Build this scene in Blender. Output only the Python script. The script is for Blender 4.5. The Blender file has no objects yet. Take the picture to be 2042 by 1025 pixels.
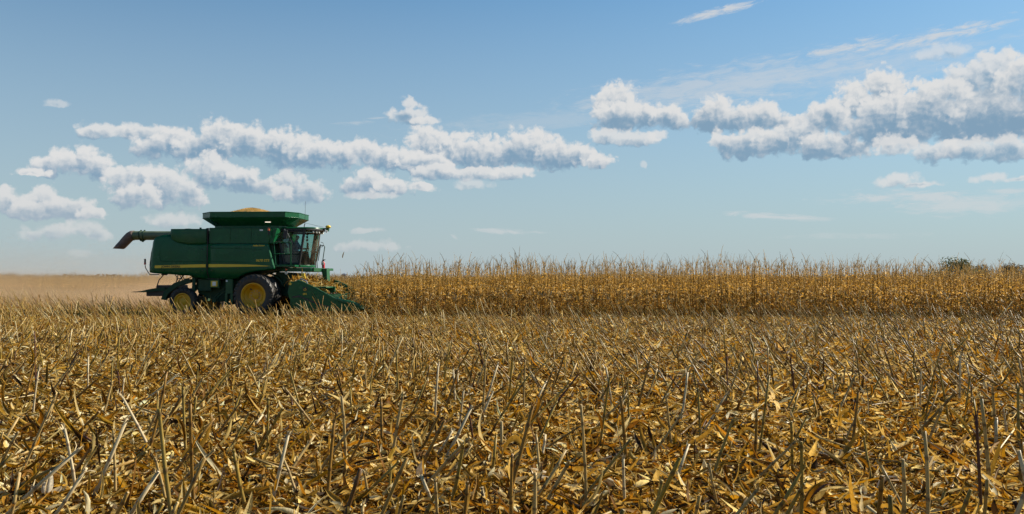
import bpy, bmesh, math, random
import numpy as np
from mathutils import Vector, Matrix, Euler

# ------------------------------------------------------------------ camera, sky, sun, exposure
SC = bpy.context.scene
COL = SC.collection
R = math.radians
EYE = 1.72
cam_data = bpy.data.cameras.new("camera")
cam_data.sensor_width = 36.0
cam_data.lens = 30.0
cam_data.clip_end = 20000.0
cam = bpy.data.objects.new("camera", cam_data)
COL.objects.link(cam)
cam.location = (0.0, 0.0, EYE)
cam.rotation_euler = (R(90 + 1.464), 0, 0)
SC.camera = cam

SUN_AZ, SUN_EL = 68.0, 35.0           # degrees clockwise from the view axis (+Y), degrees above the horizon
sun_dir = Vector((math.sin(R(SUN_AZ)) * math.cos(R(SUN_EL)), math.cos(R(SUN_AZ)) * math.cos(R(SUN_EL)), math.sin(R(SUN_EL))))
sun_data = bpy.data.lights.new("sun", 'SUN')
sun_data.energy = 5.0
sun_data.angle = R(0.53)
sun_data.color = (1.0, 0.92, 0.79)
sun = bpy.data.objects.new("sun", sun_data)
COL.objects.link(sun)
sun.location = (40, 40, 60)
sun.rotation_euler = (-sun_dir).to_track_quat('-Z', 'Y').to_euler()

vs = SC.view_settings
vs.view_transform = 'Standard'
vs.look = 'None'
EXPO = 0.78
vs.exposure = EXPO
vs.gamma = 1.0
SC.cycles.volume_bounces = 1
SC.cycles.adaptive_min_samples = 10
SC.cycles.max_bounces = 8
SC.cycles.transparent_max_bounces = 12

CLOUD_BANKS = [  # base elevation, opacity, puffs (azimuth, elevation, half width, half height), all in degrees
  (8.48, 0.90, [(-26.39,8.83,0.87,0.39), (-25.15,8.92,1.26,0.39), (-23.75,9.02,1.14,0.42), (-22.61,8.70,1.16,0.67)]),
  (7.45, 1.00, [(-23.03,7.91,1.01,0.67), (-21.44,8.46,1.42,0.99), (-18.92,8.91,1.46,1.06), (-20.11,8.06,1.81,0.78), (-17.08,8.68,1.71,1.07), (-15.21,8.44,1.58,1.02), (-13.62,8.18,1.61,0.90)]),
  (7.34, 1.00, [(-12.66,8.12,1.62,0.78), (-11.04,8.16,1.24,0.72), (-9.74,8.46,1.32,0.65), (-8.42,8.10,1.49,0.72), (-7.26,7.92,1.00,0.72)]),
  (6.90, 1.00, [(-5.76,8.87,1.27,1.12), (-4.42,8.56,1.62,1.19), (-2.73,8.41,1.69,1.12), (-1.22,8.41,1.35,0.86), (-5.76,7.71,2.01,0.79)]),
  (7.44, 1.00, [(0.30,8.58,1.35,1.06), (1.49,8.68,1.69,1.06), (3.00,8.30,1.51,0.93), (4.35,8.23,1.17,0.73), (5.69,7.81,1.33,0.46)]),
  (6.71, 0.90, [(-4.75,7.16,2.02,0.46), (-2.40,7.08,2.02,0.40), (-0.03,7.08,1.42,0.37)]),
  (6.11, 0.60, [(-2.73,6.38,1.21,0.33)]),
  (6.08, 1.00, [(-28.75,6.60,0.84,0.58), (-27.44,6.89,1.07,0.71), (-26.64,7.15,0.98,0.71), (-25.68,6.84,0.88,0.72), (-29.52,6.17,0.77,0.29)]),
  (4.46, 0.95, [(-24.43,6.00,1.13,0.79), (-23.30,5.99,1.44,0.98), (-22.15,5.73,1.46,1.05), (-20.97,5.37,1.04,0.94), (-23.86,5.11,1.28,0.67)]),
  (5.69, 0.95, [(-19.80,7.14,1.08,0.69), (-18.90,6.55,1.52,0.82), (-17.37,6.29,1.49,0.70), (-16.29,6.13,1.06,0.51)]),
  (5.15, 0.85, [(-14.56,6.05,1.27,0.84), (-13.29,5.76,1.22,0.65), (-15.19,5.55,0.79,0.45)]),
  (5.65, 0.95, [(-10.71,6.08,0.85,0.53), (-9.23,6.43,1.49,0.79), (-7.75,6.13,1.50,0.53), (-6.25,6.08,1.14,0.27)]),
  (5.37, 0.70, [(-10.21,5.56,1.18,0.23), (-8.57,5.59,0.99,0.23)]),
  (3.61, 0.95, [(-30.76,4.37,1.01,0.75), (-28.73,4.54,1.05,0.82), (-29.49,4.04,1.56,0.58), (-27.41,4.21,1.34,0.66), (-26.06,3.87,0.99,0.36)]),
  (2.33, 0.72, [(-29.22,2.64,1.04,0.35), (-28.18,2.79,1.06,0.42), (-26.73,2.95,1.09,0.48), (-26.05,2.60,0.96,0.30)]),
  (3.16, 0.75, [(-22.13,3.62,1.17,0.44), (-20.81,3.65,1.07,0.38)]),
  (10.23, 0.85, [(-6.93,11.40,0.57,0.45), (-6.93,10.75,1.47,0.52), (-5.76,10.44,0.94,0.26)]),
  (10.22, 0.50, [(-28.33,10.34,0.69,0.20)]),
  (9.94, 1.00, [(6.53,11.63,1.13,0.97), (7.20,11.78,1.06,0.90), (7.20,10.74,1.86,0.91), (9.02,10.69,1.48,0.78), (10.66,10.54,1.46,0.71)]),
  (9.68, 1.00, [(13.25,10.54,1.43,1.08), (14.84,10.28,1.32,0.82), (16.41,10.39,1.39,0.82), (17.34,10.03,1.10,0.63)]),
  (8.89, 0.85, [(6.53,9.45,1.26,0.46), (8.19,9.28,1.48,0.42), (9.67,9.44,0.66,0.33)]),
  (7.72, 0.95, [(14.20,8.71,1.20,0.77), (15.77,8.74,1.71,0.95), (17.64,8.82,1.52,0.94), (19.16,9.11,1.35,1.06), (20.05,8.38,1.48,0.87), (21.82,8.04,1.58,0.62)]),
  (8.34, 1.00, [(23.72,11.34,1.40,1.25), (21.84,10.58,1.50,1.27), (20.66,10.14,1.47,0.98), (24.41,9.63,3.27,1.64), (26.08,10.25,1.88,1.32), (27.42,9.40,3.10,1.46), (29.51,9.50,2.25,1.57), (31.27,9.20,1.94,1.55)]),
  (9.40, 0.90, [(28.24,11.50,1.55,0.97), (29.67,11.77,1.26,1.18), (31.05,11.33,1.47,1.17), (27.17,11.03,1.32,0.76)]),
  (6.98, 0.85, [(24.39,8.07,1.25,0.54), (26.32,7.70,1.47,0.60), (28.19,7.58,1.55,0.64), (30.25,7.43,1.73,0.69)]),
  (12.83, 0.55, [(26.39,13.43,1.13,0.37), (27.33,13.30,0.95,0.40)]),
  (5.61, 0.80, [(24.23,6.01,1.28,0.37), (25.75,5.63,1.30,0.18)]),
  (5.65, 0.70, [(29.34,5.92,0.92,0.26), (30.73,5.72,0.99,0.14)]),
  (1.86, 0.60, [(-10.69,2.18,0.98,0.40), (-9.05,2.19,1.65,0.33)]),
  (3.09, 0.55, [(-9.71,3.22,0.99,0.20)]),
  (1.07, 0.30, [(-26.84,1.59,0.81,0.24), (-29.48,2.96,0.51,0.18)]),
  (7.43, 0.50, [(8.78,7.60,0.30,0.20)]),
]
CLOUD_STREAKS = [  # azimuth, elevation, half length, half width, tilt, opacity
  (13.45,17.00,4.09,0.39,10.0,0.85),
  (21.59,14.22,4.53,0.53,5.0,0.75),
  (26.40,14.30,5.43,0.57,7.0,0.80),
  (15.17,12.56,16.86,1.86,5.0,0.50),
  (23.31,13.02,10.87,1.77,5.0,0.30),
  (2.67,10.55,13.74,0.98,4.0,0.22),
  (17.14,3.99,4.21,0.35,-4.0,0.60),
  (25.47,4.89,6.23,0.73,-2.0,0.62),
  (28.15,4.33,5.22,0.83,0.0,0.55),
  (30.22,5.12,1.49,0.23,0.0,0.50),
  (-0.71,3.16,3.20,0.27,-2.0,0.50),
  (-10.73,10.22,1.81,0.19,5.0,0.40),
  (-9.09,10.56,1.32,0.13,4.0,0.35),
  (-3.90,2.82,0.47,0.27,-35.0,0.35),
  (21.77,2.69,5.57,0.31,0.0,0.20),
  (20.01,3.79,1.77,0.19,-3.0,0.30),
]


class NG:
    """small expression builder over a node tree"""
    def __init__(self, nt):
        self.nt = nt
    def link(self, s, sock):
        if hasattr(s, 'is_linked'):
            self.nt.links.new(s, sock)
        else:
            sock.default_value = s
    def m(self, op, a, b=None, c=None, clamp=False):
        n = self.nt.nodes.new('ShaderNodeMath'); n.operation = op; n.use_clamp = clamp
        self.link(a, n.inputs[0])
        if b is not None: self.link(b, n.inputs[1])
        if c is not None: self.link(c, n.inputs[2])
        return n.outputs[0]
    def v(self, op, a, b=None, c=None):
        n = self.nt.nodes.new('ShaderNodeVectorMath'); n.operation = op
        self.link(a, n.inputs[0])
        if b is not None:
            if op == 'SCALE': self.link(b, n.inputs['Scale'])
            else: self.link(b, n.inputs[1])
        if c is not None: self.link(c, n.inputs[2])
        return n.outputs['Value'] if op in ('LENGTH', 'DOT_PRODUCT') else n.outputs['Vector']
    def xyz(self, x, y, z):
        n = self.nt.nodes.new('ShaderNodeCombineXYZ')
        for s, i in zip((x, y, z), range(3)): self.link(s, n.inputs[i])
        return n.outputs[0]
    def sep(self, vec):
        n = self.nt.nodes.new('ShaderNodeSeparateXYZ'); self.nt.links.new(vec, n.inputs[0])
        return n.outputs
    def ramp(self, x, a, b, c=0.0, d=1.0, smooth=True):
        n = self.nt.nodes.new('ShaderNodeMapRange'); n.interpolation_type = 'SMOOTHSTEP' if smooth else 'LINEAR'
        self.link(x, n.inputs[0])
        for i, q in enumerate((a, b, c, d)): self.link(q, n.inputs[i + 1])
        return n.outputs[0]
    def noise(self, vec, scale, detail=4, rough=0.5, dist=0.0, color=False):
        n = self.nt.nodes.new('ShaderNodeTexNoise')
        self.link(vec, n.inputs['Vector'])
        n.inputs['Scale'].default_value = scale; n.inputs['Detail'].default_value = detail
        n.inputs['Roughness'].default_value = rough; n.inputs['Distortion'].default_value = dist
        return n.outputs['Color'] if color else n.outputs[0]
    def voro(self, vec, scale, detail=3, rough=0.5, smooth=0.6):
        n = self.nt.nodes.new('ShaderNodeTexVoronoi'); n.voronoi_dimensions = '2D'; n.feature = 'F1'
        n.normalize = True
        self.link(vec, n.inputs['Vector'])
        n.inputs['Scale'].default_value = scale; n.inputs['Detail'].default_value = detail
        n.inputs['Roughness'].default_value = rough
        return n.outputs['Distance']
    def mix(self, f, a, b):
        n = self.nt.nodes.new('ShaderNodeMix'); n.data_type = 'RGBA'
        self.link(f, n.inputs[0]); self.link(a, n.inputs[6]); self.link(b, n.inputs[7])
        return n.outputs[2]

PUFF = 1.06; PUFFY = 1.22; LIT0 = 0.66; NLIT = 0.95; PLIT = 0.50; CORE = 0.60; CLOUD_SHADE = (0.225, 0.355, 0.485)
SKY_DUST = 0.4; SKY_OZONE = 2.0; HAZE_AMT = 0.96; HAZE_COL = (0.435, 0.505, 0.54)
SKY_TINT = (0.70, 1.10, 1.22, 1)
def build_world():
    w = bpy.data.worlds.new("World"); SC.world = w; w.use_nodes = True
    nt = w.node_tree; nt.nodes.clear(); g = NG(nt)
    out = nt.nodes.new('ShaderNodeOutputWorld')
    STR = 0.0585
    k = 1.0 / (STR * 2 ** EXPO)
    def background(c):
        n = nt.nodes.new('ShaderNodeBackground'); g.link(c, n.inputs[0]); n.inputs[1].default_value = STR
        return n.outputs[0]
    def choose(f, s0, s1):
        n = nt.nodes.new('ShaderNodeMixShader')
        g.link(f, n.inputs[0]); nt.links.new(s0, n.inputs[1]); nt.links.new(s1, n.inputs[2])
        return n.outputs[0]
    sky = nt.nodes.new('ShaderNodeTexSky'); sky.sky_type = 'NISHITA'; sky.sun_disc = False
    sky.sun_elevation = R(SUN_EL); sky.sun_rotation = R(SUN_AZ)
    sky.altitude = 100; sky.air_density = 1.0; sky.dust_density = SKY_DUST; sky.ozone_density = SKY_OZONE
    tc = nt.nodes.new('ShaderNodeTexCoord')
    x, y, z = g.sep(g.v('NORMALIZE', tc.outputs['Generated']))
    DEG = 57.29578
    az = g.m('MULTIPLY', g.m('ARCTAN2', x, y), DEG)
    el = g.m('MULTIPLY', g.m('ARCSINE', z), DEG)
    hs = nt.nodes.new('ShaderNodeMix'); hs.data_type = 'RGBA'; hs.blend_type = 'MULTIPLY'; hs.inputs[0].default_value = 1.0
    nt.links.new(sky.outputs[0], hs.inputs[6]); hs.inputs[7].default_value = SKY_TINT
    # pale moisture low over the horizon
    sky_c = g.mix(g.ramp(el, 21.0, 0.0, 0.0, HAZE_AMT, smooth=False), hs.outputs[2], tuple(q * k for q in HAZE_COL) + (1,))
    p0 = g.xyz(az, el, 0.0)
    wa = g.v('MULTIPLY', g.v('SUBTRACT', g.noise(p0, 0.5, 2, 0.5, color=True), (0.5, 0.5, 0.5)), (1.3, 0.55, 0.0))
    wb = g.v('MULTIPLY', g.v('SUBTRACT', g.noise(p0, 2.2, 1, 0.5, color=True), (0.5, 0.5, 0.5)), (0.32, 0.20, 0.0))
    p = g.v('ADD', g.v('ADD', p0, wa), wb)
    pn = g.v('ADD', p0, g.v('SCALE', wb, 1.2))
    def billow(q):
        b = g.voro(q, 0.80, 3.4, 0.60)
        b2 = g.voro(g.v('ADD', q, (31.3, 17.1, 0)), 1.9, 1.5, 0.5)
        f = g.noise(q, 0.9, 4, 0.52)
        s_ = g.m('MULTIPLY', g.m('SUBTRACT', 0.34, b), 1.15)
        s_ = g.m('MULTIPLY_ADD', g.m('SUBTRACT', 0.40, b2), 0.40, s_)
        return g.m('MULTIPLY_ADD', g.m('SUBTRACT', f, 0.5), 0.75, s_)
    n0 = billow(pn)
    n1 = billow(g.v('ADD', pn, (0.17, 0.17, 0.0)))
    pl = g.v('ADD', p, (0.5, 0.75, 0.0))
    _, pe, _ = g.sep(p)
    def ellipses(g, q, puffs):
        acc = None
        for (a, e, rx, ry) in puffs:
            rx *= PUFF; ry *= PUFFY
            ln = g.v('LENGTH', g.v('MULTIPLY_ADD', q, (1 / rx, 1 / ry, 0), (-a / rx, -e / ry, 0)))
            acc = ln if acc is None else g.m('SMOOTH_MIN', acc, ln, 0.12)
        return g.m('SUBTRACT', 1.05, acc)
    def streaks(g, p0, base_col, items):
        sa = None
        for (a, e, rl, rw, tilt, op) in items:
            c_, s_ = math.cos(R(tilt)), math.sin(R(tilt))
            d = g.v('SUBTRACT', p0, (a, e, 0))
            u = g.v('DOT_PRODUCT', d, (c_, s_, 0)); vv = g.v('DOT_PRODUCT', d, (-s_, c_, 0))
            q = g.xyz(g.m('MULTIPLY', u, 0.45), g.m('MULTIPLY', vv, 1.9), a)
            f = g.noise(q, 1.3, 6, 0.65, 0.5)
            ln = g.v('LENGTH', g.xyz(g.m('MULTIPLY', u, 1 / rl), g.m('MULTIPLY', vv, 1 / rw), 0))
            amp = 2.6 if rw < 0.75 else 1.9
            F = g.m('MULTIPLY_ADD', g.m('SUBTRACT', f, 0.5), amp, g.m('SUBTRACT', 0.85, ln))
            al = g.m('MULTIPLY', g.ramp(F, 0.0, 0.85), op)
            sa = al if sa is None else g.m('MAXIMUM', sa, al)
        return base_col if sa is None else g.mix(sa, base_col, (0.66 * k, 0.67 * k, 0.68 * k, 1))
    CL = ('p', 'pl', 'pe', 'n0', 'dn', 'veil', 'sky'); made = {}
    def clump(base, op, puffs):
        key = (base, op, tuple(puffs))
        if key in made: return made[key]
        gt = bpy.data.node_groups.new("cloud_clump", 'ShaderNodeTree')
        for nm in CL:
            gt.interface.new_socket(nm, in_out='INPUT', socket_type={'p': 'NodeSocketVector', 'pl': 'NodeSocketVector', 'sky': 'NodeSocketColor'}.get(nm, 'NodeSocketFloat'))
        gt.interface.new_socket('color', in_out='OUTPUT', socket_type='NodeSocketColor')
        gi = gt.nodes.new('NodeGroupInput'); go = gt.nodes.new('NodeGroupOutput'); g = NG(gt)
        p, pl, pe, n0, dn, veil, col = [gi.outputs[nm] for nm in CL]
        p = g.v('MULTIPLY_ADD', col, (1e-9, 1e-9, 1e-9), p); pl = g.v('MULTIPLY_ADD', col, (1e-9, 1e-9, 1e-9), pl)   # one clump after the other
        ry = sum(q_[3] for q_ in puffs) / len(puffs)
        P = ellipses(g, p, puffs); P1 = ellipses(g, pl, puffs)
        # flat undersides: the field falls off quickly below the bank's base
        Pc = g.m('MINIMUM', P, g.m('MULTIPLY_ADD', pe, 1.3 / ry, -(base - 0.30 * ry) * 1.3 / ry))
        al = g.m('MULTIPLY', g.ramp(g.m('MULTIPLY_ADD', n0, 1.3, Pc), 0.0, 0.46 if op > 0.8 else 0.75), op)
        lit = g.m('MULTIPLY_ADD', g.m('SUBTRACT', P, g.m('MAXIMUM', P1, -0.9)), PLIT, dn)
        core = g.ramp(g.m('MULTIPLY_ADD', n0, 0.32, Pc), 0.15, 1.05)
        lit = g.m('ADD', lit, g.ramp(pe, base - 0.5 * ry, base + 1.9 * ry, -0.36, 0.12))     # grey undersides, bright heads
        lit = g.ramp(g.m('MULTIPLY_ADD', core, -CORE, lit), 0.0, 1.0)
        ccol = g.mix(lit, tuple(q_ * k for q_ in CLOUD_SHADE) + (1,), (0.73 * k, 0.735 * k, 0.735 * k, 1))
        # clouds low over the horizon are veiled and creamier
        ccol = g.mix(veil, ccol, (0.56 * k, 0.58 * k, 0.59 * k, 1))
        g.link(g.mix(al, col, ccol), go.inputs[0])
        made[key] = gt
        return gt
    def zone(a0, a1):
        # one node group per stretch of sky
        gt = bpy.data.node_groups.new("sky_stretch", 'ShaderNodeTree')
        names = ('p0', 'p', 'pl', 'pe', 'el', 'n0', 'n1', 'sky')
        for nm in names:
            gt.interface.new_socket(nm, in_out='INPUT', socket_type={'p': 'NodeSocketVector', 'p0': 'NodeSocketVector', 'pl': 'NodeSocketVector', 'sky': 'NodeSocketColor'}.get(nm, 'NodeSocketFloat'))
        gt.interface.new_socket('color', in_out='OUTPUT', socket_type='NodeSocketColor')
        gi = gt.nodes.new('NodeGroupInput'); go = gt.nodes.new('NodeGroupOutput')
        g = NG(gt)
        p0, p, pl, pe, el, n0, n1, sky_c = [gi.outputs[nm] for nm in names]
        mg = 2.2
        def near(banks):
            keep = []
            for base, op, puffs in banks:
                q_ = [puffs[j] for j in range(len(puffs)) if any(t[0] + t[2] * 1.6 + mg > a0 and t[0] - t[2] * 1.6 - mg < a1 for t in puffs[j - j % 2:j - j % 2 + 2])]
                for i_ in range(0, len(q_), 2): keep.append((base, op, q_[i_:i_ + 2]))
            return keep
        banks = near(CLOUD_BANKS)
        st = [t for t in CLOUD_STREAKS if t[0] + t[2] * 1.8 > a0 and t[0] - t[2] * 1.8 < a1]
        col = streaks(g, p0, sky_c, st)
        veil = g.ramp(el, 7.5, 0.5, 0.0, 0.6)
        dn = g.m('MULTIPLY_ADD', g.m('SUBTRACT', n0, n1), NLIT, LIT0)
        for bank in banks:                                 # the farther heads first, each nearer clump over them
            gn = gt.nodes.new('ShaderNodeGroup'); gn.node_tree = clump(*bank)
            for nm, src in zip(CL, (p, pl, pe, n0, dn, veil, col)): gt.links.new(src, gn.inputs[nm])
            col = gn.outputs[0]
        g.link(col, go.inputs[0])
        gn = nt.nodes.new('ShaderNodeGroup'); gn.node_tree = gt
        for nm, src in zip(names, outer):
            nt.links.new(src, gn.inputs[nm])
        return background(gn.outputs[0])
    outer = (p0, p, pl, pe, el, n0, n1, sky_c)
    edges = [-40.0, -23.0, -15.0, -7.5, 2.5, 13.0, 21.0, 40.0]
    sh = zone(edges[0], edges[1])
    for i in range(1, len(edges) - 1):
        sh = choose(g.m('GREATER_THAN', az, edges[i]), sh, zone(edges[i], edges[i + 1]))
    inside = g.m('MULTIPLY', g.m('LESS_THAN', g.m('ABSOLUTE', az), 40.0),
                 g.m('LESS_THAN', g.m('ABSOLUTE', g.m('SUBTRACT', el, 10.0)), 10.3))
    nt.links.new(choose(inside, background(sky_c), sh), out.inputs[0])
    w.cycles.sampling_method = 'MANUAL'; w.cycles.sample_map_resolution = 256
build_world()


# ------------------------------------------------------------------ materials
def new_mat(name):
    m = bpy.data.materials.new(name); m.use_nodes = True
    nt = m.node_tree; nt.nodes.clear()
    out = nt.nodes.new('ShaderNodeOutputMaterial')
    return m, nt, NG(nt), out

def principled(nt, color=None, rough=0.5, metal=0.0, spec=0.5, coat=0.0):
    b = nt.nodes.new('ShaderNodeBsdfPrincipled')
    if color is not None: b.inputs['Base Color'].default_value = tuple(color) + (1,)
    b.inputs['Roughness'].default_value = rough; b.inputs['Metallic'].default_value = metal
    b.inputs['Specular IOR Level'].default_value = spec
    b.inputs['Coat Weight'].default_value = coat; b.inputs['Coat Roughness'].default_value = 0.08
    return b

def plain_mat(name, color, rough=0.5, metal=0.0, spec=0.5, coat=0.0, var=0.0, dirt=0.0, dirt_col=(0.16, 0.12, 0.07), scale=3.0, bump=0.0):
    """painted, rubber or metal surface with uneven colour, dust and roughness"""
    m, nt, g, out = new_mat(name)
    b = principled(nt, color, rough, metal, spec, coat)
    tc = nt.nodes.new('ShaderNodeTexCoord').outputs['Object']
    n1 = g.noise(tc, scale, 5, 0.6); n2 = g.noise(tc, scale * 0.35, 3, 0.55)
    c = tuple(color) + (1,)
    if var > 0:
        c = g.mix(g.ramp(n1, 0.3, 0.7), tuple(q * (1 - var) for q in color) + (1,), tuple(min(1, q * (1 + var)) for q in color) + (1,))
    if dirt > 0:
        d = g.m('MULTIPLY', g.ramp(g.m('MULTIPLY_ADD', n1, 0.5, g.m('MULTIPLY', n2, 0.6)), 0.42, 0.75), dirt)
        c = g.mix(d, c, tuple(dirt_col) + (1,))
        g.link(g.m('ADD', rough, g.m('MULTIPLY', d, 0.5)), b.inputs['Roughness'])
    g.link(c, b.inputs['Base Color'])
    if bump > 0:
        bp = nt.nodes.new('ShaderNodeBump'); bp.inputs['Strength'].default_value = bump; bp.inputs['Distance'].default_value = 0.02
        g.link(n1, bp.inputs['Height']); nt.links.new(bp.outputs[0], b.inputs['Normal'])
    nt.links.new(b.outputs[0], out.inputs[0])
    return m

def plant_mat(name, rough, transl, spec=0.5, fibre=0.25, tint=(1.2, 0.98, 0.60, 1)):
    """dead plant tissue: per-piece natural colour in the point attribute, fibrous variation, light shining through"""
    m, nt, g, out = new_mat(name)
    at = nt.nodes.new('ShaderNodeAttribute'); at.attribute_name = 'tissue'
    tc = nt.nodes.new('ShaderNodeTexCoord').outputs['Object']
    f = g.noise(g.v('MULTIPLY', tc, (1, 1, 0.35)), 45.0, 3, 0.6)
    col = nt.nodes.new('ShaderNodeMix'); col.data_type = 'RGBA'; col.blend_type = 'MULTIPLY'; col.inputs[0].default_value = 1.0
    nt.links.new(at.outputs['Color'], col.inputs[6])
    v = g.ramp(f, 0.25, 0.75, 1 - fibre, 1 + fibre, smooth=False)
    nt.links.new(g.xyz(v, v, v), col.inputs[7])
    b = principled(nt, None, rough, 0, spec)
    nt.links.new(col.outputs[2], b.inputs['Base Color'])
    if transl > 0:
        t = nt.nodes.new('ShaderNodeBsdfTranslucent')
        ct = nt.nodes.new('ShaderNodeMix'); ct.data_type = 'RGBA'; ct.blend_type = 'MULTIPLY'; ct.inputs[0].default_value = 1.0
        nt.links.new(col.outputs[2], ct.inputs[6]); ct.inputs[7].default_value = tint
        nt.links.new(ct.outputs[2], t.inputs[0])
        mx = nt.nodes.new('ShaderNodeMixShader'); mx.inputs[0].default_value = transl
        nt.links.new(b.outputs[0], mx.inputs[1]); nt.links.new(t.outputs[0], mx.inputs[2])
        nt.links.new(mx.outputs[0], out.inputs[0])
    else:
        nt.links.new(b.outputs[0], out.inputs[0])
    return m

MAT_LEAF = plant_mat("dry_leaf", 0.58, 0.42, 0.12, 0.38)
MAT_CORN = plant_mat("standing_corn", 0.5, 0.45, 0.12, tint=(1.12, 0.97, 0.68, 1))
MAT_STALK = plant_mat("dry_stalk", 0.36, 0.0, 0.12, 0.22)

def ground_mat():
    m, nt, g, out = new_mat("field_soil")
    b = principled(nt, None, 0.85, 0, 0.2)
    tc = nt.nodes.new('ShaderNodeTexCoord').outputs['Object']
    n = g.noise(tc, 9.0, 6, 0.65); big = g.noise(tc, 0.35, 3, 0.5); fine = g.noise(g.v('MULTIPLY', tc, (1, 2.2, 1)), 38.0, 4, 0.7)
    soil = g.mix(n, (0.022, 0.015, 0.009, 1), (0.06, 0.041, 0.024, 1))
    straw = g.mix(fine, (0.09, 0.048, 0.011, 1), (0.26, 0.165, 0.045, 1))
    f = g.ramp(g.m('MULTIPLY_ADD', big, 0.25, fine), 0.52, 0.66)
    nt.links.new(g.mix(f, soil, straw), b.inputs['Base Color'])
    bp = nt.nodes.new('ShaderNodeBump'); bp.inputs['Strength'].default_value = 0.7; bp.inputs['Distance'].default_value = 0.05
    g.link(g.m('ADD', n, fine), bp.inputs['Height']); nt.links.new(bp.outputs[0], b.inputs['Normal'])
    nt.links.new(b.outputs[0], out.inputs[0])
    return m
MAT_SOIL = ground_mat()

# ------------------------------------------------------------------ object helpers
def tag(o, label=None, cat=None, group=None, kind=None):
    if label: o['label'] = label
    if cat: o['category'] = cat
    if group: o['group'] = group
    if kind: o['kind'] = kind
    return o

def link(name, me, parent=None, loc=None):
    o = bpy.data.objects.new(name, me); COL.objects.link(o)
    if parent is not None: o.parent = parent
    if loc is not None: o.location = loc
    return o

def empty(name, loc=(0, 0, 0), rz=0.0, parent=None):
    o = bpy.data.objects.new(name, None); COL.objects.link(o)
    o.location = loc; o.rotation_euler = (0, 0, rz); o.empty_display_size = 0.3
    if parent is not None: o.parent = parent
    return o

# ------------------------------------------------------------------ many small pieces at once (numpy)
rng = np.random.default_rng(11)

def mesh_np(name, V, Q, C, mat, smooth=True):
    me = bpy.data.meshes.new(name)
    V = np.ascontiguousarray(V, np.float32); Q = np.ascontiguousarray(Q, np.int32)
    me.vertices.add(len(V)); me.vertices.foreach_set('co', V.ravel())
    k = Q.shape[1]
    me.loops.add(Q.size); me.loops.foreach_set('vertex_index', Q.ravel())
    me.polygons.add(len(Q)); me.polygons.foreach_set('loop_start', np.arange(0, Q.size, k, dtype=np.int32))
    me.update(calc_edges=True)
    if smooth: me.polygons.foreach_set('use_smooth', np.ones(len(Q), bool))
    at = me.attributes.new('tissue', 'FLOAT_COLOR', 'POINT')
    at.data.foreach_set('color', np.concatenate([C, np.ones((len(C), 1))], 1).astype(np.float32).ravel())
    me.materials.append(mat)
    return me

def join(parts):
    Vs, Qs, Cs, o = [], [], [], 0
    for V, Q, C in parts:
        Vs.append(V); Qs.append(Q + o); Cs.append(C); o += len(V)
    return np.concatenate(Vs), np.concatenate(Qs), np.concatenate(Cs)

def unit(a): return a / np.maximum(np.linalg.norm(a, axis=-1, keepdims=True), 1e-9)

def ribbons(base, az, p0, dp, length, width, roll, K, col, across=1, fold=0.25, droll=None, kind='leaf', tipdark=0.75, daz=None):
    """n blades: centre line bending by dp over its length, lens-shaped width, optional V fold"""
    n = len(base); t = np.linspace(0, 1, K + 1)
    if droll is None: droll = np.zeros(n)
    if daz is None: daz = np.zeros(n)
    pit = p0[:, None] + dp[:, None] * t; a = az[:, None] + daz[:, None] * t
    d = np.stack([np.cos(pit) * np.cos(a), np.cos(pit) * np.sin(a), np.sin(pit)], -1)
    step = (length / K)[:, None, None] * (d[:, :-1] + d[:, 1:]) * 0.5
    ctr = base[:, None, :] + np.concatenate([np.zeros((n, 1, 3)), np.cumsum(step, 1)], 1)
    side = np.stack([-np.sin(a), np.cos(a), np.zeros_like(a)], -1)
    up = np.cross(d, side)
    rl = roll[:, None] + droll[:, None] * t
    s = side * np.cos(rl)[..., None] + up * np.sin(rl)[..., None]
    u = -side * np.sin(rl)[..., None] + up * np.cos(rl)[..., None]
    if kind == 'leaf': w = np.interp(t, [0, 0.12, 0.45, 0.8, 1], [0.55, 0.85, 1.0, 0.62, 0.06])
    elif kind == 'husk': w = np.interp(t, [0, 0.15, 0.45, 0.75, 1], [0.35, 0.8, 1.0, 0.75, 0.10])
    elif kind == 'shred': w = np.interp(t, [0, 0.3, 0.7, 1], [0.8, 1.0, 0.8, 0.45])
    else: w = np.interp(t, [0, 1], [1.0, 0.4])
    hw = 0.5 * width[:, None] * w[None]
    m = across + 1
    x = np.linspace(-1, 1, m)
    V = ctr[:, :, None, :] + s[:, :, None, :] * (hw[:, :, None] * x)[..., None]
    if across > 1:
        V = V - u[:, :, None, :] * (hw[:, :, None] * (1 - np.abs(x)) * fold * 2)[..., None]
    idx = np.arange((K + 1) * m).reshape(K + 1, m)
    q = np.stack([idx[:-1, :-1], idx[:-1, 1:], idx[1:, 1:], idx[1:, :-1]], -1).reshape(-1, 4)
    Q = (q[None] + (np.arange(n) * (K + 1) * m)[:, None, None]).reshape(-1, 4)
    c = col[:, None, None, :] * (1 - (1 - tipdark) * t[None, :, None, None] ** 2) * np.ones((1, 1, m, 1))
    return V.reshape(-1, 3), Q, c.reshape(-1, 3)

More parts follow.
